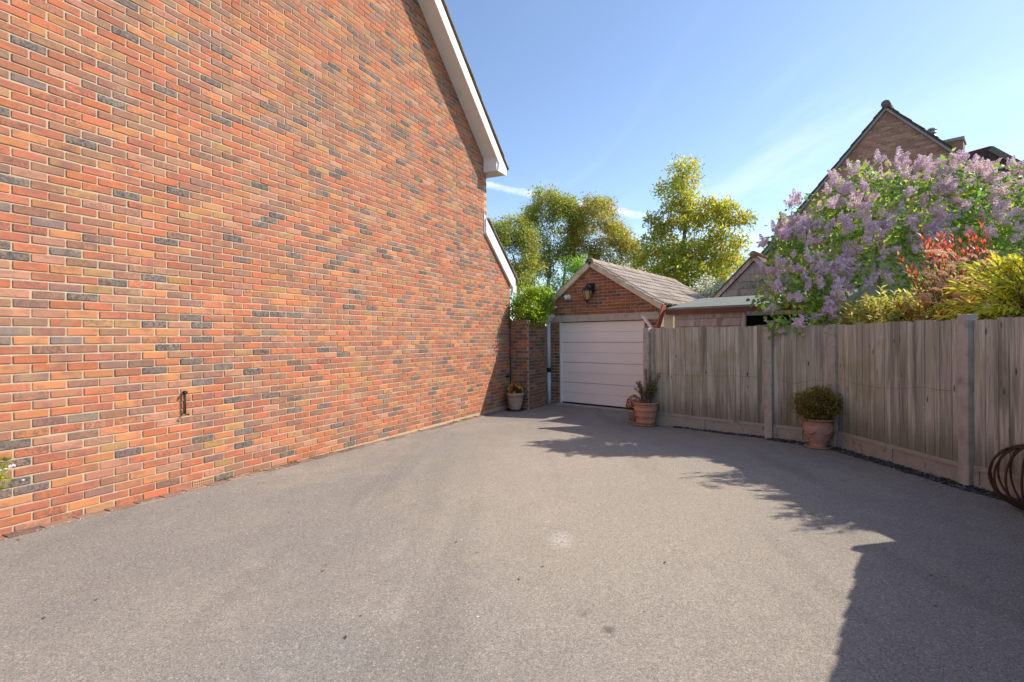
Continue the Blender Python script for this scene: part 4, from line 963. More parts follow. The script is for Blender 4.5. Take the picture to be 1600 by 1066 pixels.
tree('pale_green_tree', 'pale green sapling tree reaching right of the magnolia', gy(8.9, 20.5), [(stem(gy(8.7, 20.5), (9.0, 20.5, 4.4)), 0.07, 0.02)],
     [(9.0, 20.5, 4.3, 0.8, 0.8, 0.5), (9.6, 20.5, 3.9, 0.45, 0.6, 0.45), (8.6, 20.5, 3.3, 1.2, 1.0, 0.7)], 60, 40, 0.12, 0.2,
     [(0.12, 0.18, 0.05), (0.17, 0.22, 0.06), (0.20, 0.22, 0.07)], None, M['bark'], 0.3, group='trees behind the garage')
tree('bamboo_clump', 'light green bamboo clump just left of the garage ridge', gy(2.2, 17.0), [(stem(gy(2.2, 17), (2.3, 17, 3.6)), 0.03, 0.01), (stem(gy(2.1, 17), (1.9, 17, 3.2)), 0.03, 0.01)],
     [(2.2, 17, 3.4, 0.5, 0.5, 0.75), (1.7, 17, 2.9, 0.45, 0.5, 0.6)], 60, 50, 0.14, 0.15, [(0.10, 0.17, 0.03), (0.15, 0.21, 0.04), (0.07, 0.12, 0.025)], None, M['bark_pale'], 0.3, cat='bamboo', aspect=0.22)
tree('understorey_shrub', 'dull green shrub filling in behind the house corner', gy(0.9, 18.5), [(stem(gy(0.9, 18.5), (0.9, 18.5, 2.6)), 0.05, 0.02)],
     [(0.6, 18.5, 2.8, 0.9, 0.8, 0.9), (1.6, 18.5, 2.5, 0.8, 0.8, 0.8)], 70, 60, 0.09, 0.2, GRN, [3, 3, 3, 1.5, .3], M['bark'], 0.3, cat='shrub')
tree('blue_blossom_shrub', 'small pale blue flowering shrub between the garage and weatherboarded shed', gy(5.8, 15.4), [(stem(gy(5.8, 15.4), (5.9, 15.4, 2.5)), 0.04, 0.02)],
     [(5.75, 15.4, 2.75, 0.62, 0.5, 0.42), (6.4, 15.4, 2.6, 0.5, 0.5, 0.4)], 60, 60, 0.055, 0.12, [(0.42, 0.44, 0.55), (0.33, 0.36, 0.50), (0.55, 0.55, 0.60), (0.12, 0.15, 0.07)], [3, 2, 1.5, 3], M['bark'], 0.3, cat='shrub', aspect=0.7)
# bright climber on top of the brick pier
tree('golden_climber', 'bright yellow green climber spilling over the brick pier', V(0.45, 11.5, 1.6), [(stem((0.45, 11.75, 1.3), (0.45, 11.7, 2.1)), 0.03, 0.015)],
     [(0.45, 11.55, 2.08, 0.42, 0.40, 0.36), (0.70, 11.75, 2.28, 0.24, 0.35, 0.24), (0.22, 11.40, 1.93, 0.28, 0.25, 0.25), (0.55, 11.6, 2.35, 0.30, 0.3, 0.2), (0.45, 11.22, 1.90, 0.33, 0.15, 0.2)], 120, 60, 0.048, 0.065,
     [(0.23, 0.34, 0.02), (0.30, 0.40, 0.025), (0.15, 0.25, 0.02), (0.38, 0.43, 0.04)], [3, 3, 2.5, 1], M['bark'], 0.3, cat='climber', aspect=0.7, lift=1.35)

# ------------------------------------------------------------------ lilac
lil = thing('lilac_shrub', 'large lilac bush in purple flower leaning over the fence', 'shrub', gy(6.2, 8.2))
lobes = [(4.50, 8.05, 2.35, 0.58, 0.5, 0.75), (4.32, 7.72, 1.92, 0.46, 0.4, 0.46), (5.00, 8.15, 3.00, 0.68, 0.6, 0.62), (5.85, 8.2, 3.38, 0.80, 0.7, 0.68), (6.65, 8.2, 3.42, 0.66, 0.7, 0.62), (7.65, 8.2, 3.32, 0.85, 0.7, 0.66),
         (5.6, 8.0, 2.5, 0.9, 0.6, 0.7), (6.9, 8.0, 2.6, 1.0, 0.6, 0.8), (8.5, 8.1, 3.1, 0.9, 0.7, 0.9), (4.85, 7.65, 1.85, 0.5, 0.35, 0.4), (4.05, 7.45, 1.70, 0.32, 0.22, 0.24), (4.20, 7.22, 1.60, 0.14, 0.10, 0.12)]
sp = shell_points(lobes, 330, 0.55)
trk = [(stem(gy(5.9, 8.3), (5.0, 8.2, 2.4)), 0.05, 0.02), (stem(gy(6.0, 8.3), (5.8, 8.2, 2.9)), 0.06, 0.02), (stem(gy(6.2, 8.35), (6.7, 8.2, 3.0)), 0.06, 0.02), (stem(gy(6.5, 8.3), (7.6, 8.2, 2.8)), 0.05, 0.02), (stem(gy(5.8, 8.2), (4.5, 7.95, 1.9)), 0.04, 0.015), (stem(gy(6.6, 8.3), (8.4, 8.1, 2.6)), 0.05, 0.02)]
grow(trk, [tuple(p[:3]) for p in sp], r_tip=0.005, up=0.4).build('branches', M['bark_pale'], lil)
n = len(sp) * 36; idx = np.repeat(np.arange(len(sp)), 36); off_ = np.clip(nrg.normal(size=(n, 3)) * 0.12, -0.19, 0.19); C = sp[idx, :3] + off_
D = rdir(n) + sp[idx, 3:6] * 0.7 + np.array([0, 0, -0.5]); Ln = nrg.uniform(0.6, 1.25, n) * 0.085
link('foliage', leaf_mesh('foliage', C, D, rdir(n) * 0.8 + np.array([0.2, -0.4, 0.9]), Ln, Ln * 0.72, colours(n, [(0.20, 0.38, 0.09), (0.29, 0.47, 0.10), (0.44, 0.58, 0.10), (0.14, 0.27, 0.085), (0.58, 0.64, 0.11)], [2.5, 3, 2.6, 1.2, 1.8]), broad=0.36), M['leaf'], lil)
# flower panicles: a few shared meshes, one object each
pan = []
for v_ in range(7):
    parts_ = []
    for (ox, oz, ln_, rw, m_) in [(0, 0.02, 0.15, 0.042, 120)] + [(nrg.uniform(0.010, 0.024), nrg.uniform(0.0, 0.05), nrg.uniform(0.05, 0.10), nrg.uniform(0.022, 0.036), 46) for _ in range(4)]:
        h = nrg.uniform(0, 1, m_) ** 0.85; rr_ = ((1 - h) ** 0.7 * rw + 0.005) * np.sqrt(nrg.uniform(0.2, 1.15, m_)); a_ = nrg.uniform(0, 6.283, m_)
        q_ = np.stack([rr_ * np.cos(a_), rr_ * np.sin(a_), h * ln_], 1); b_ = nrg.uniform(0, 6.283); tl_ = 0.0 if ox == 0 else nrg.uniform(0.4, 0.9)
        ax_ = np.array([math.cos(b_) * math.sin(tl_), math.sin(b_) * math.sin(tl_), math.cos(tl_)]); sx_ = np.cross(ax_, [0.3, 0.9, 0.1]); sx_ /= np.linalg.norm(sx_); sy_ = np.cross(ax_, sx_)
        parts_.append((np.array([math.cos(b_) * ox, math.sin(b_) * ox, oz]) + q_[:, :1] * sx_ + q_[:, 1:2] * sy_ + q_[:, 2:] * ax_, np.cos(a_)[:, None] * sx_ + np.sin(a_)[:, None] * sy_ + ax_ * 0.5))
    C = np.concatenate([q_[0] for q_ in parts_]); O = np.concatenate([q_[1] for q_ in parts_]); n = len(C)
    D = np.cross(O, rdir(n)); C = C - unit(D) * 0.008 + nrg.normal(size=(n, 3)) * 0.003
    cols = colours(n, [(0.86, 0.66, 0.82), (0.90, 0.75, 0.87), (0.78, 0.55, 0.76), (0.87, 0.64, 0.76), (0.93, 0.83, 0.90)] if v_ % 2 else [(0.79, 0.63, 0.86), (0.86, 0.72, 0.88), (0.72, 0.54, 0.80), (0.84, 0.63, 0.79), (0.91, 0.81, 0.91)], None, 0.12)
    L_ = nrg.uniform(0.012, 0.020, n)
    me = leaf_mesh('flower_panicle', C, D, O, L_, L_ * 0.95, cols, fold=-0.12, curl=-0.1, broad=0.5); me.materials.append(M['petal']); pan.append(me)
fp = shell_points(lobes + lobes[:4] + lobes[:2], 1500, 0.95)
fp = fp[(fp[:, 4] < -0.15) | ((fp[:, 5] > 0.5) & (fp[:, 4] < 0.45))]
def pan_matrix(p):
    d = Vector(p[3:6]) * 0.7 + V(0, -0.25, 0.40) + Vector(nrg.normal(size=3) * 0.40)
    P_ = Vector(p[:3]) + Vector(p[3:6]) * 0.07
    return Matrix.Translation(P_) @ d.to_track_quat('Z', 'Y').to_matrix().to_4x4() @ Matrix.Scale(nrg.uniform(0.7, 1.6), 4)
# those past the first 295 are joined
src = [(np.array([v.co[:] for v in m_.vertices]), [tuple(f.vertices) for f in m_.polygons], np.array([d_.color[:] for d_ in m_.color_attributes['tint'].data])) for m_ in pan]
mass = MB()
for p in fp[295:400]:
    vv, ff, cc_ = src[nrg.integers(len(src))]; mt = np.array(pan_matrix(p)); w_ = vv @ mt[:3, :3].T + mt[:3, 3]; b0 = len(mass.v)
    mass.v += [tuple(q_) for q_ in w_]; mass.c += [tuple(q_) for q_ in cc_]; mass.f += [tuple(b0 + i for i in f) for f in ff]; mass.sm += [False] * len(ff)
mass.build('blossom', M['petal'], lil, kind='stuff')
fp = fp[:295]
for p in fp:
    o = bpy.data.objects.new('flower_panicle', pan[nrg.integers(len(pan))]); COL.objects.link(o); o.parent = lil; o.matrix_parent_inverse = Matrix.Translation(-lil.location)
    o.matrix_basis = pan_matrix(p)

# ------------------------------------------------------------------ leafy shrubs with pickable leaves
def leaf_variants(name, pal, length, width, fold=0.2, curl=0.18):
    out = []
    for c_ in pal:
        b = MB(); b.col = (*c_, 1); n_ = 6; top = []
        prof = [0.0, 0.62, 0.95, 0.98, 0.70, 0.0]
        for i in range(n_):
            t_ = i / (n_ - 1); y = t_ * length; z = -curl * length * t_ * t_; w2 = prof[i] * width / 2
            top.append((y, z, w2))
        vs_ = []; fs = []
        for (y, z, w2) in top: vs_ += [V(-w2, y, z + w2 * fold * 2), V(0, y, z), V(w2, y, z + w2 * fold * 2)]
        for i in range(n_ - 1):
            for e_ in (0, 1):
                q_ = (i * 3 + e_, i * 3 + e_ + 1, i * 3 + 3 + e_ + 1, i * 3 + 3 + e_)
                fs.append(q_)
        b.add(vs_, fs, True); me = b.mesh(name); me.materials.append(M['leaf']); out.append(me)
    return out
def leaf_matrix(p, d, up_, k):
    d = Vector(d).normalized(); up_ = Vector(up_); sd = d.cross(up_).normalized(); nz = sd.cross(d)
    return Matrix.Translation(Vector(p)) @ Matrix((sd, d, nz)).transposed().to_4x4() @ Matrix.Scale(k, 4)

def shoot_shrub(name, label, base, shoots, pal_fn, length, width, per, cap, group=None, hang=0.25, angle=0.9, stems=M['bark'], pairs=False, curl=0.18):
    """shrub of arching shoots that carry lance leaves; the cap nearest leaves are objects, the rest one part"""
    t_ = thing(name, label, 'shrub', base, group); st_ = MB(); LV = []
    for (r0, tip, arch) in shoots:
        r0, tip = Vector(r0), Vector(tip); mid = r0.lerp(tip, 0.55) + Z * arch
        pts = [(r0 * (1 - t) ** 2 + mid * 2 * t * (1 - t) + tip * t * t) for t in [i / 7 for i in range(8)]]
        st_.tube(pts, [0.010 - 0.0010 * i for i in range(8)], 5, cap=False)
        d_all = (tip - r0).normalized()
        for k in range(per):
            t = 0.30 + 0.70 * (k + rnd.random()) / per; t = min(t, 1.0)
            p = r0 * (1 - t) ** 2 + mid * 2 * t * (1 - t) + tip * t * t; ax = ((mid - r0) * (1 - t) + (tip - mid) * t).normalized()
            a_ = k * 2.4 + rnd.uniform(-.4, .4); s1_ = ax.cross(Z).normalized(); s2_ = s1_.cross(ax)
            rad = s1_ * math.cos(a_) + s2_ * math.sin(a_); spread_ = angle * (1.15 - 0.6 * t)
            d = (ax * (1.0 - 0.3 * spread_) + rad * spread_ - Z * hang * rnd.uniform(0.3, 1.2)).normalized()
            LV.append((p, d, Z * 0.8 + rad * -0.3 + Vector(nrg.normal(size=3) * 0.25), rnd.uniform(0.65, 1.2) * (1.0 - 0.25 * t), t))
    st_.build('stems', stems, t_)
    LV.sort(key=lambda l: l[0].length + 0.0); C, D, U_, K, CC = [], [], [], [], []
    vc = {}
    for i, (p, d, u_, k, t) in enumerate(LV):
        c_ = pal_fn(t, p)
        if i < cap:
            if c_ not in vc: vc[c_] = leaf_variants('leaf', [c_], length, width, curl=curl)[0]
            o = bpy.data.objects.new('leaf', vc[c_]); COL.objects.link(o); o.parent = t_; o.matrix_parent_inverse = Matrix.Translation(-t_.location); o.matrix_basis = leaf_matrix(p, d, u_, k)
        else:
            C.append(p); D.append(d); U_.append(u_); K.append(k); CC.append((*[x * rnd.uniform(0.85, 1.15) for x in c_], 1))
    if C:
        K = np.array(K); link('foliage', leaf_mesh('foliage', np.array(C), np.array(D), np.array(U_), K * length, K * width, np.array(CC), curl=curl), M['leaf'], t_, kind='stuff')
    return t_

def cloud_shoots(n, root, lobes_, arch=0.12, low=-0.3):
    pts = shell_points(lobes_, n, 0.6); out = []
    for p in pts:
        r0 = Vector(root) + Vector((rnd.uniform(-.15, .15), rnd.uniform(-.15, .15), 0)); q_ = Vector(p[:3]); r0 = r0.lerp(q_, 0.35); out.append((tuple(r0), tuple(q_), arch))
    return out
GOLD = [(0.74, 0.70, 0.07), (0.82, 0.74, 0.08), (0.64, 0.66, 0.075), (0.86, 0.78, 0.18), (0.50, 0.56, 0.075)]
shoot_shrub('golden_shrub', 'golden yellow narrow leaved shrub above the fence at the right edge', gy(5.5, 5.1),
            cloud_shoots(310, (5.5, 5.15, 1.3), [(5.05, 5.35, 1.82, 0.34, 0.40, 0.34), (5.40, 5.20, 2.05, 0.50, 0.45, 0.36), (6.0, 5.1, 2.0, 0.6, 0.5, 0.5), (4.92, 5.10, 1.68, 0.26, 0.45, 0.24), (4.80, 5.55, 1.70, 0.24, 0.30, 0.24), (4.95, 5.4, 1.95, 0.3, 0.3, 0.3), (5.3, 4.8, 1.9, 0.4, 0.4, 0.4), (5.75, 4.95, 2.62, 0.42, 0.35, 0.42), (5.55, 4.75, 2.45, 0.3, 0.3, 0.4)], 0.14),
            lambda t, p: rnd.choice(GOLD), 0.150, 0.034, 22, 290, hang=0.35, angle=0.75)
LAU = [(0.56, 0.58, 0.13), (0.66, 0.64, 0.17), (0.46, 0.50, 0.12), (0.74, 0.67, 0.27), (0.64, 0.52, 0.18)]
shoot_shrub('laurel_shrub', 'olive yellow broad leaved shrub hanging over the fence top', gy(4.85, 6.7),
            cloud_shoots(150, (4.95, 6.75, 1.1), [(4.72, 6.85, 1.72, 0.30, 0.35, 0.24), (4.78, 6.45, 1.68, 0.28, 0.35, 0.24), (4.95, 6.6, 1.85, 0.35, 0.35, 0.22), (4.66, 7.1, 1.66, 0.28, 0.3, 0.24), (4.62, 6.75, 1.66, 0.22, 0.4, 0.2)], 0.08),
            lambda t, p: rnd.choice(LAU), 0.125, 0.044, 18, 290, hang=0.45, angle=0.85)
RED = [(0.72, 0.14, 0.09), (0.76, 0.24, 0.14), (0.66, 0.11, 0.09)]; PHG = [(0.34, 0.44, 0.12), (0.48, 0.56, 0.16), (0.68, 0.60, 0.22), (0.74, 0.50, 0.26)]
def ph(t, p):
    if p.z > 2.24: return rnd.choice(RED) if t > 0.45 or rnd.random() < 0.4 else rnd.choice(PHG)
    if p.z > 1.72: return rnd.choice(RED) if rnd.random() < 0.42 * (t > 0.5) else rnd.choice(PHG)
    return rnd.choice(RED) if rnd.random() < 0.33 else rnd.choice(PHG)
phs = cloud_shoots(105, (5.2, 6.1, 1.0), [(4.88, 6.1, 2.28, 0.28, 0.35, 0.40), (5.28, 6.05, 2.40, 0.30, 0.35, 0.38), (5.0, 6.05, 1.85, 0.50, 0.35, 0.3), (4.92, 5.75, 1.64, 0.34, 0.25, 0.15)], 0.05)
photinia = shoot_shrub('photinia_shrub', 'shrub with scarlet young leaves and pinkish flower heads above the fence', gy(5.2, 6.1), phs, ph, 0.105, 0.040, 15, 290, hang=0.0, angle=0.8)
fl = []
for v_ in range(3):
    n = 170; a_ = nrg.uniform(0, 6.283, n); r_ = np.sqrt(nrg.uniform(0, 1, n)) * 0.075; C = np.stack([r_ * np.cos(a_), r_ * np.sin(a_), 0.03 - r_ ** 2 * 5 + nrg.normal(size=n) * 0.006], 1)
    L_ = nrg.uniform(0.010, 0.017, n); me = leaf_mesh('flower_head', C, rdir(n), rdir(n) + np.array([0, 0, 1.5]), L_, L_, colours(n, [(0.92, 0.70, 0.58), (0.90, 0.58, 0.48), (0.93, 0.80, 0.64), (0.82, 0.42, 0.34)], None, 0.15)); me.materials.append(M['petal']); fl.append(me)
for k in range(70):
    p = V(rnd.uniform(4.62, 5.42), rnd.uniform(5.66, 5.95), rnd.choice([rnd.uniform(2.00, 2.34), rnd.uniform(1.76, 1.98)]))
    o = bpy.data.objects.new('flower_head', rnd.choice(fl)); COL.objects.link(o); o.parent = photinia; o.matrix_parent_inverse = Matrix.Translation(-photinia.location)
    o.matrix_basis = Matrix.Translation(p) @ (V(rnd.uniform(-.3, .3), -0.35, 1)).to_track_quat('Z', 'Y').to_matrix().to_4x4() @ Matrix.Scale(rnd.uniform(0.45, 1.05), 4)

# ------------------------------------------------------------------ pots
def ring_prof(r0, r1, h, n, amp=0.0):
    return [(r0 + (r1 - r0) * i / n + (amp if i % 3 == 1 else 0), h * i / n) for i in range(n + 1)]
def saucer(parent, c, r_, mat):
    b = MB(); b.lathe([(0.0, 0.004), (r_ * 0.85, 0.004), (r_, 0.03), (r_ * 0.96, 0.032), (r_ * 0.85, 0.014), (0.0, 0.014)], c, 28); return b.build('saucer', mat, parent)
def soil_disc(parent, c, r_, z):
    b = MB(); b.lathe([(0.0, z + 0.02), (r_ * 0.6, z + 0.012), (r_, z)], c, 20); b.build('soil', M['soil'], parent)
# A: pansies by the pier
c = V(0.06, 11.02, gz(11.02)); pa = thing('flower_pot', 'pale weathered clay pot of orange pansies at the house corner', 'flower pot', c)
b = MB(); b.lathe([(0.0, 0.016), (0.11, 0.016), (0.115, 0.05), (0.16, 0.22), (0.178, 0.33), (0.19, 0.335), (0.192, 0.375), (0.178, 0.38), (0.165, 0.33)], c, 30, 0.006); b.build('pot', M['terracotta_pale'], pa)
sa = saucer(pa, c, 0.20, M['dark']); soil_disc(pa, c, 0.168, 0.335)
def flower_plant(name, label, c, r_, h, pal, nfl, nlf, zbase, fsize=0.022, lpal=((0.07, 0.12, 0.03), (0.11, 0.16, 0.04))):
    t_ = thing(name, label, 'flowers', V(c.x, c.y, c.z + zbase)); n = nlf
    q = rdir(n); q[:, 2] = np.abs(q[:, 2]); C = np.array(c + Z * zbase) + q * np.array([r_, r_, h]) * nrg.uniform(0.3, 0.9, (n, 1)); L_ = nrg.uniform(0.6, 1.2, n) * 0.04
    link('foliage', leaf_mesh('foliage', C, q + rdir(n) * 0.6, rdir(n) + np.array([0, 0, 1]), L_, L_ * 0.5, colours(n, lpal)), M['leaf'], t_)
    st_ = MB(); meshes = []
    for col_ in pal:
        m_ = 5; a_ = np.arange(m_) * 6.283 / m_; C_ = np.zeros((m_, 3)); D_ = np.stack([np.cos(a_), np.sin(a_), np.full(m_, 0.25)], 1)
        me = leaf_mesh('bloom', C_, D_, np.tile([0, 0, 1.0], (m_, 1)), np.full(m_, fsize), np.full(m_, fsize * 1.1), np.tile([*col_, 1], (m_, 1)), fold=-0.05, curl=0.05, broad=0.6); me.materials.append(M['petal']); meshes.append(me)
    for k in range(nfl):
        q = rdir(1)[0]; q[2] = abs(q[2]) + 0.15; q /= np.linalg.norm(q); p = c + Z * zbase + V(q[0] * r_, q[1] * r_, q[2] * h)
        st_.tube([c + Z * (zbase - 0.01) + V(q[0], q[1], 0) * r_ * 0.3, p], 0.0022, 4, cap=False)
        o = bpy.data.objects.new('bloom', rnd.choice(meshes)); COL.objects.link(o); o.parent = t_; o.matrix_parent_inverse = Matrix.Translation(-t_.location)
        o.matrix_basis = Matrix.Translation(p) @ (Vector(q) + V(0, -0.6, 0.1)).to_track_quat('Z', 'Y').to_matrix().to_4x4() @ Matrix.Scale(rnd.uniform(0.8, 1.25), 4)
    st_.build('stems', M['bark'], t_); return t_
ORG = [(0.62, 0.22, 0.02), (0.68, 0.34, 0.03), (0.55, 0.14, 0.02), (0.66, 0.44, 0.10)]
flower_plant('pansies', 'orange and yellow pansies in the pale pot at the house corner', c, 0.17, 0.20, ORG, 40, 260, 0.37, 0.030)
# B: terracotta pot by the fence post, and a smaller flower pot behind it
c = V(2.30, 8.93, gz(8.93)); pb = thing('terracotta_pot', 'orange terracotta pot with ribbed sides standing by the garage post', 'flower pot', c)
pr = [(0.0, 0.016), (0.148, 0.016), (0.152, 0.05), (0.160, 0.055), (0.160, 0.07), (0.158, 0.075), (0.172, 0.16), (0.180, 0.165), (0.180, 0.18), (0.177, 0.185), (0.19, 0.26), (0.198, 0.265), (0.198, 0.28), (0.194, 0.285), (0.205, 0.37), (0.217, 0.375), (0.222, 0.385), (0.222, 0.40), (0.208, 0.405), (0.195, 0.35)]
b = MB(); b.lathe(pr, c, 36, 0.004); b.build('pot', M['terracotta'], pb); saucer(pb, c, 0.205, M['terracotta_pale']); soil_disc(pb, c, 0.197, 0.36)
lv = [(tuple(c + V(rnd.uniform(-.08, .08), rnd.uniform(-.08, .08), 0.37)), tuple(c + V(rnd.uniform(-.20, .20), rnd.uniform(-.16, .16), rnd.uniform(0.50, 0.78))), 0.05) for _ in range(20)]
lv += [(tuple(c + V(0.05, 0, 0.37)), tuple(c + V(rnd.uniform(-.05, .32), rnd.uniform(-.05, .1), rnd.uniform(0.75, 1.10))), 0.06) for _ in range(7)]
RO = [(0.22, 0.24, 0.11), (0.30, 0.30, 0.16), (0.16, 0.19, 0.08), (0.34, 0.22, 0.13), (0.40, 0.28, 0.11)]
shoot_shrub('rose_bush', 'sparse rose bush growing in the ribbed terracotta pot', c + Z * 0.37, lv, lambda t, p: rnd.choice(RO), 0.055, 0.032, 22, 0, hang=0.2, angle=1.0)
c = V(2.19, 9.27, gz(9.27)); pc_ = thing('small_flower_pot', 'small clay pot half hidden behind the ribbed terracotta pot', 'flower pot', c)
b = MB(); b.lathe([(0.0, 0.012), (0.085, 0.012), (0.12, 0.19), (0.132, 0.195), (0.132, 0.225), (0.12, 0.228), (0.112, 0.19)], c, 26); b.build('pot', M['terracotta_pale'], pc_); saucer(pc_, c, 0.13, M['terracotta_pale']); soil_disc(pc_, c, 0.114, 0.2)
flower_plant('wallflowers', 'orange and red flowers in the small clay pot beside the garage door', c, 0.15, 0.24, [(0.62, 0.22, 0.03), (0.55, 0.10, 0.04), (0.40, 0.06, 0.05), (0.66, 0.36, 0.06)], 46, 260, 0.24, 0.026)
# C: urn with clipped bush
c = V(4.10, 6.93, gz(6.93)); pu = thing('terracotta_urn', 'bellied pinkish terracotta urn in front of the fence', 'flower pot', c)
pr = [(0.0, 0.016), (0.115, 0.016), (0.118, 0.04), (0.112, 0.06), (0.125, 0.09), (0.165, 0.16), (0.193, 0.23), (0.203, 0.29), (0.200, 0.325), (0.192, 0.345), (0.196, 0.355), (0.196, 0.368), (0.190, 0.375), (0.192, 0.395), (0.218, 0.405), (0.224, 0.418), (0.218, 0.43), (0.200, 0.432), (0.185, 0.38)]
pr = [(x * 0.9, z * 0.92) for x, z in pr]
b = MB(); b.lathe(pr, c, 40, 0.003); ub = b.build('pot', M['terracotta_pink'], pu); saucer(pu, c, 0.17, M['terracotta_pale']); soil_disc(pu, c, 0.172, 0.36)
for k in range(6):                                                         # moulded swags round the belly
    a0 = k * math.pi / 3; b = MB(); pts = []
    for i in range(7):
        t_ = i / 6; a_ = a0 + t_ * math.pi / 3; z = 0.290 - 0.078 * math.sin(math.pi * t_); rr_ = 0.185 - 0.009 * math.sin(math.pi * t_); pts.append(c + V(rr_ * math.cos(a_), rr_ * math.sin(a_), z))
    b.tube(pts, [0.008, 0.011, 0.014, 0.016, 0.014, 0.011, 0.008], 6); b.build('swag', M['terracotta_pink'], ub)
BR = [(0.13, 0.13, 0.028), (0.19, 0.155, 0.033), (0.26, 0.185, 0.048), (0.085, 0.095, 0.025), (0.16, 0.09, 0.033)]
tree('clipped_bush', 'rounded bronze green bush growing in the urn', c + Z * 0.40, [(stem(c + Z * 0.38, c + Z * 0.56, 4), 0.012, 0.006), (stem(c + Z * 0.38, c + V(0.08, 0, 0.54), 4), 0.010, 0.005), (stem(c + Z * 0.38, c + V(-0.08, 0, 0.54), 4), 0.010, 0.005)],
     [(c.x, c.y, c.z + 0.57, 0.25, 0.24, 0.20), (c.x - 0.12, c.y, c.z + 0.56, 0.17, 0.18, 0.18), (c.x + 0.10, c.y, c.z + 0.62, 0.17, 0.18, 0.18)], 120, 34, 0.048, 0.042, BR, None, M['bark'], 0.4, cat='bush', aspect=0.32, lift=1.9)

# ------------------------------------------------------------------ rusty iron globe at the right edge
c = V(4.30, 4.27, gz(4.27)); gl = thing('iron_globe', 'rusty iron hoop globe standing against the fence at the right edge', 'garden globe', c)
GR = 0.27; cc0 = c + Z * (GR + 0.01)
for k in range(8):
    a_ = math.pi * k / 8 + 0.15; u = V(math.cos(a_), math.sin(a_), 0); b = MB(); pts = [cc0 + u * math.cos(t_) * GR * 1.0 + Z * math.sin(t_) * GR for t_ in [2 * math.pi * i / 40 for i in range(41)]]
    b.tube(pts, 0.0085, 6, cap=False); b.build('hoop', M['rust'], gl)
for zz in (-0.93, 0.93):
    b = MB(); rr_ = GR * math.sqrt(1 - zz * zz); b.tube([cc0 + V(math.cos(2 * math.pi * i / 24) * rr_, math.sin(2 * math.pi * i / 24) * rr_, zz * GR) for i in range(25)], 0.0085, 6, cap=False); b.build('ring', M['rust'], gl)

# ------------------------------------------------------------------ small things on the house wall
hk = thing('wall_hook', 'rusty iron swivel hook fixed to the brick wall', 'hook', WP(1.337, 0.8))
b = MB(); b.box(WP(1.345, 0.80, 0.012), WU * 0.007, WN * 0.004, Z * 0.105, 0.002); b.build('strap', M['galv'], hk)
b = MB(); b.tube([WP(1.335, 0.705, 0.035), WP(1.335, 0.885, 0.035)], 0.0075, 8); b.build('rod', M['rust'], hk)
b = MB(); b.tube([WP(1.335, 0.905, 0.012), WP(1.335, 0.905, 0.055)], 0.014, 10); b.tube([WP(1.322, 0.888, 0.035), WP(1.322, 0.905, 0.05), WP(1.322, 0.888, 0.062)], 0.010, 8); b.build('pivot', M['dark'], hk)
b = MB(); b.tube([WP(1.335, 0.71, 0.01), WP(1.335, 0.70, 0.035), WP(1.318, 0.693, 0.062), WP(1.352, 0.688, 0.066)], 0.0065, 8); b.build('foot', M['dark'], hk)
cb = thing('black_cable', 'black cable running down the corner between house and pier', 'cable', WP(8.39, gz(11.4), 0.03))
b = MB(); b.tube([WP(8.385, 1.86, 0.022), WP(8.388, 1.2, 0.022), WP(8.384, 0.75, 0.024), WP(8.39, 0.42, 0.022)], 0.011, 7); b.build('cable', M['dark'], cb)
tp = thing('garden_tap', 'small black garden tap on the shaded end of the house wall', 'tap', WP(8.2, 0.55, 0.02))
b = MB(); b.tube([WP(8.37, 0.60, 0.025), WP(8.30, 0.585, 0.03), WP(8.22, 0.57, 0.035)], 0.010, 7); b.build('supply_pipe', M['dark'], tp)
b = MB(); b.tube([WP(8.22, 0.57, 0.0), WP(8.22, 0.57, 0.06), WP(8.22, 0.565, 0.10), WP(8.22, 0.53, 0.115)], [0.022, 0.018, 0.017, 0.015], 9); b.build('spout', M['dark'], tp)
b = MB(); b.bar(WP(8.18, 0.605, 0.07), WP(8.26, 0.605, 0.07), 0.014, 0.012); b.tube([WP(8.22, 0.57, 0.07), WP(8.22, 0.605, 0.07)], 0.008, 6); b.build('handle', M['dark'], tp)
# climber just inside the left edge
c = WP(-0.09, 0.47, 0.09)
cl_t = tree('flowering_climber', 'yellow green climber with white flowers at the left edge of the wall', WP(-0.2, gz(3.7), 0.09), [(stem(WP(-0.2, gz(3.7), 0.09), c, 6), 0.010, 0.005), (stem(WP(-0.25, gz(3.6), 0.10), WP(-0.28, 0.55, 0.09), 6), 0.010, 0.005)],
     [(c.x, c.y, c.z, 0.10, 0.10, 0.125), (c.x - 0.12, c.y - 0.14, c.z + 0.05, 0.14, 0.14, 0.18)], 60, 14, 0.042, 0.022, [(0.20, 0.23, 0.03), (0.14, 0.19, 0.03), (0.28, 0.27, 0.04)], None, M['bark'], 0.3, cat='climber', aspect=0.5, lift=1.9)
n = 12; C = np.array([tuple(c + Vector(nrg.normal(size=3) * 0.05) + WU * 0.06 + WN * 0.06) for _ in range(n)]); Ln = nrg.uniform(0.02, 0.035, n)
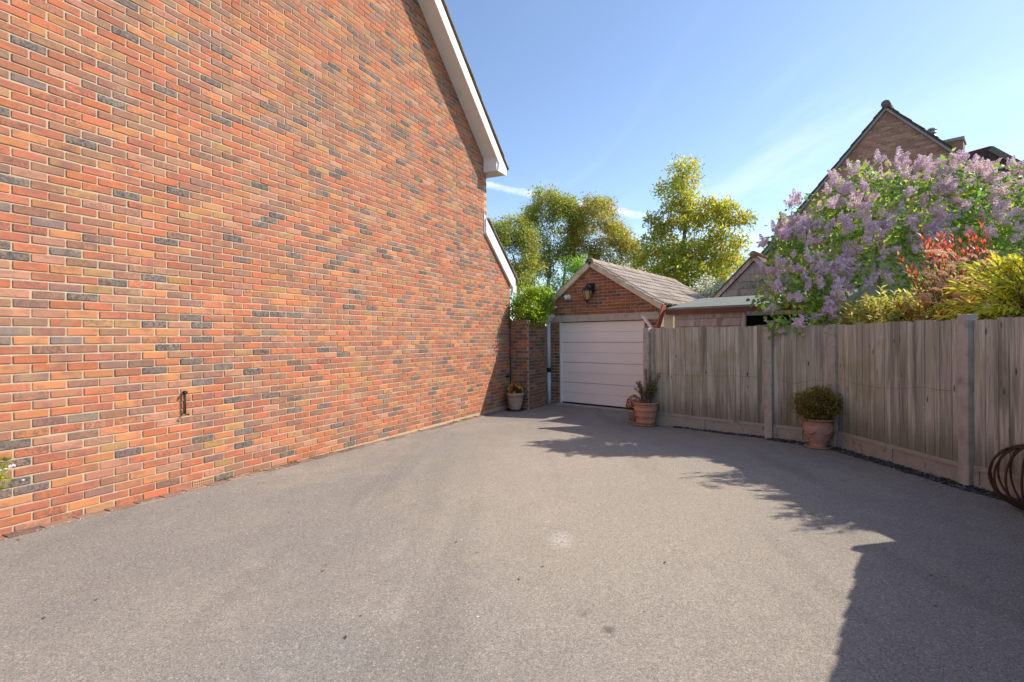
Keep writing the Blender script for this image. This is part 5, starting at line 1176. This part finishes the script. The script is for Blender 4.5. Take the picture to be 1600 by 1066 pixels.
link('blossom', leaf_mesh('blossom', C, rdir(n), rdir(n) + np.array([0.8, -0.4, 0.4]), Ln, Ln, colours(n, [(0.85, 0.80, 0.83)], None, 0.05)), M['petal'], cl_t)
# ------------------------------------------------------------------ litter on the drive
n = 260; L0 = np.zeros((n, 3)); 
for k in range(n):
    if k % 3 == 0: q_ = WP(rnd.uniform(0, 8.2), 0, 0.12 + abs(rnd.gauss(0, 0.25)))
    elif k % 3 == 1:
        a_, b_ = rnd.choice([(PA, PB), (PB, PC), (PC, PD), (PD, PE)]); q_ = a_.lerp(b_, rnd.random()) + V(-1, -0.35, 0) * (0.22 + abs(rnd.gauss(0, 0.5)))
    else: q_ = V(rnd.uniform(-2.5, 3.2), rnd.uniform(2.0, 9.5), 0)
    L0[k] = (q_.x, q_.y, gz(q_.y) + 0.004)
D = rdir(n) * np.array([1, 1, 0.12]); Ln = nrg.uniform(0.010, 0.034, n)
link('fallen_leaves', leaf_mesh('fallen_leaves', L0, D, rdir(n) * 0.2 + np.array([0, 0, 1]), Ln, Ln * 0.5, colours(n, [(0.20, 0.12, 0.05), (0.12, 0.08, 0.045), (0.30, 0.21, 0.10), (0.45, 0.34, 0.40), (0.20, 0.20, 0.06)]), fold=-0.15, curl=-0.1), M['leaf'], None, 'scattered dry leaves and petals lying on the drive', 'fallen leaves', kind='stuff')
n_c = 16; cs_ = np.sort(nrg.uniform(0.1, 7.8, n_c)); idx = np.repeat(np.arange(n_c), 34); n = len(idx)
C = np.array([tuple(WP(cs_[i] + nrg.normal() * 0.05, 0, 0.008 + abs(nrg.normal()) * 0.018)) for i in idx]); C[:, 2] = -0.0128 * C[:, 1] + 0.016
Ln = nrg.uniform(0.008, 0.022, n)
link('moss', leaf_mesh('moss', C, rdir(n) + np.array([0.2, -0.1, 0.8]), rdir(n), Ln, Ln * 0.5, colours(n, [(0.10, 0.12, 0.03), (0.16, 0.17, 0.04), (0.07, 0.08, 0.03)])), M['leaf'], None, 'small tufts of moss and weed along the foot of the brick wall', 'moss', kind='stuff')
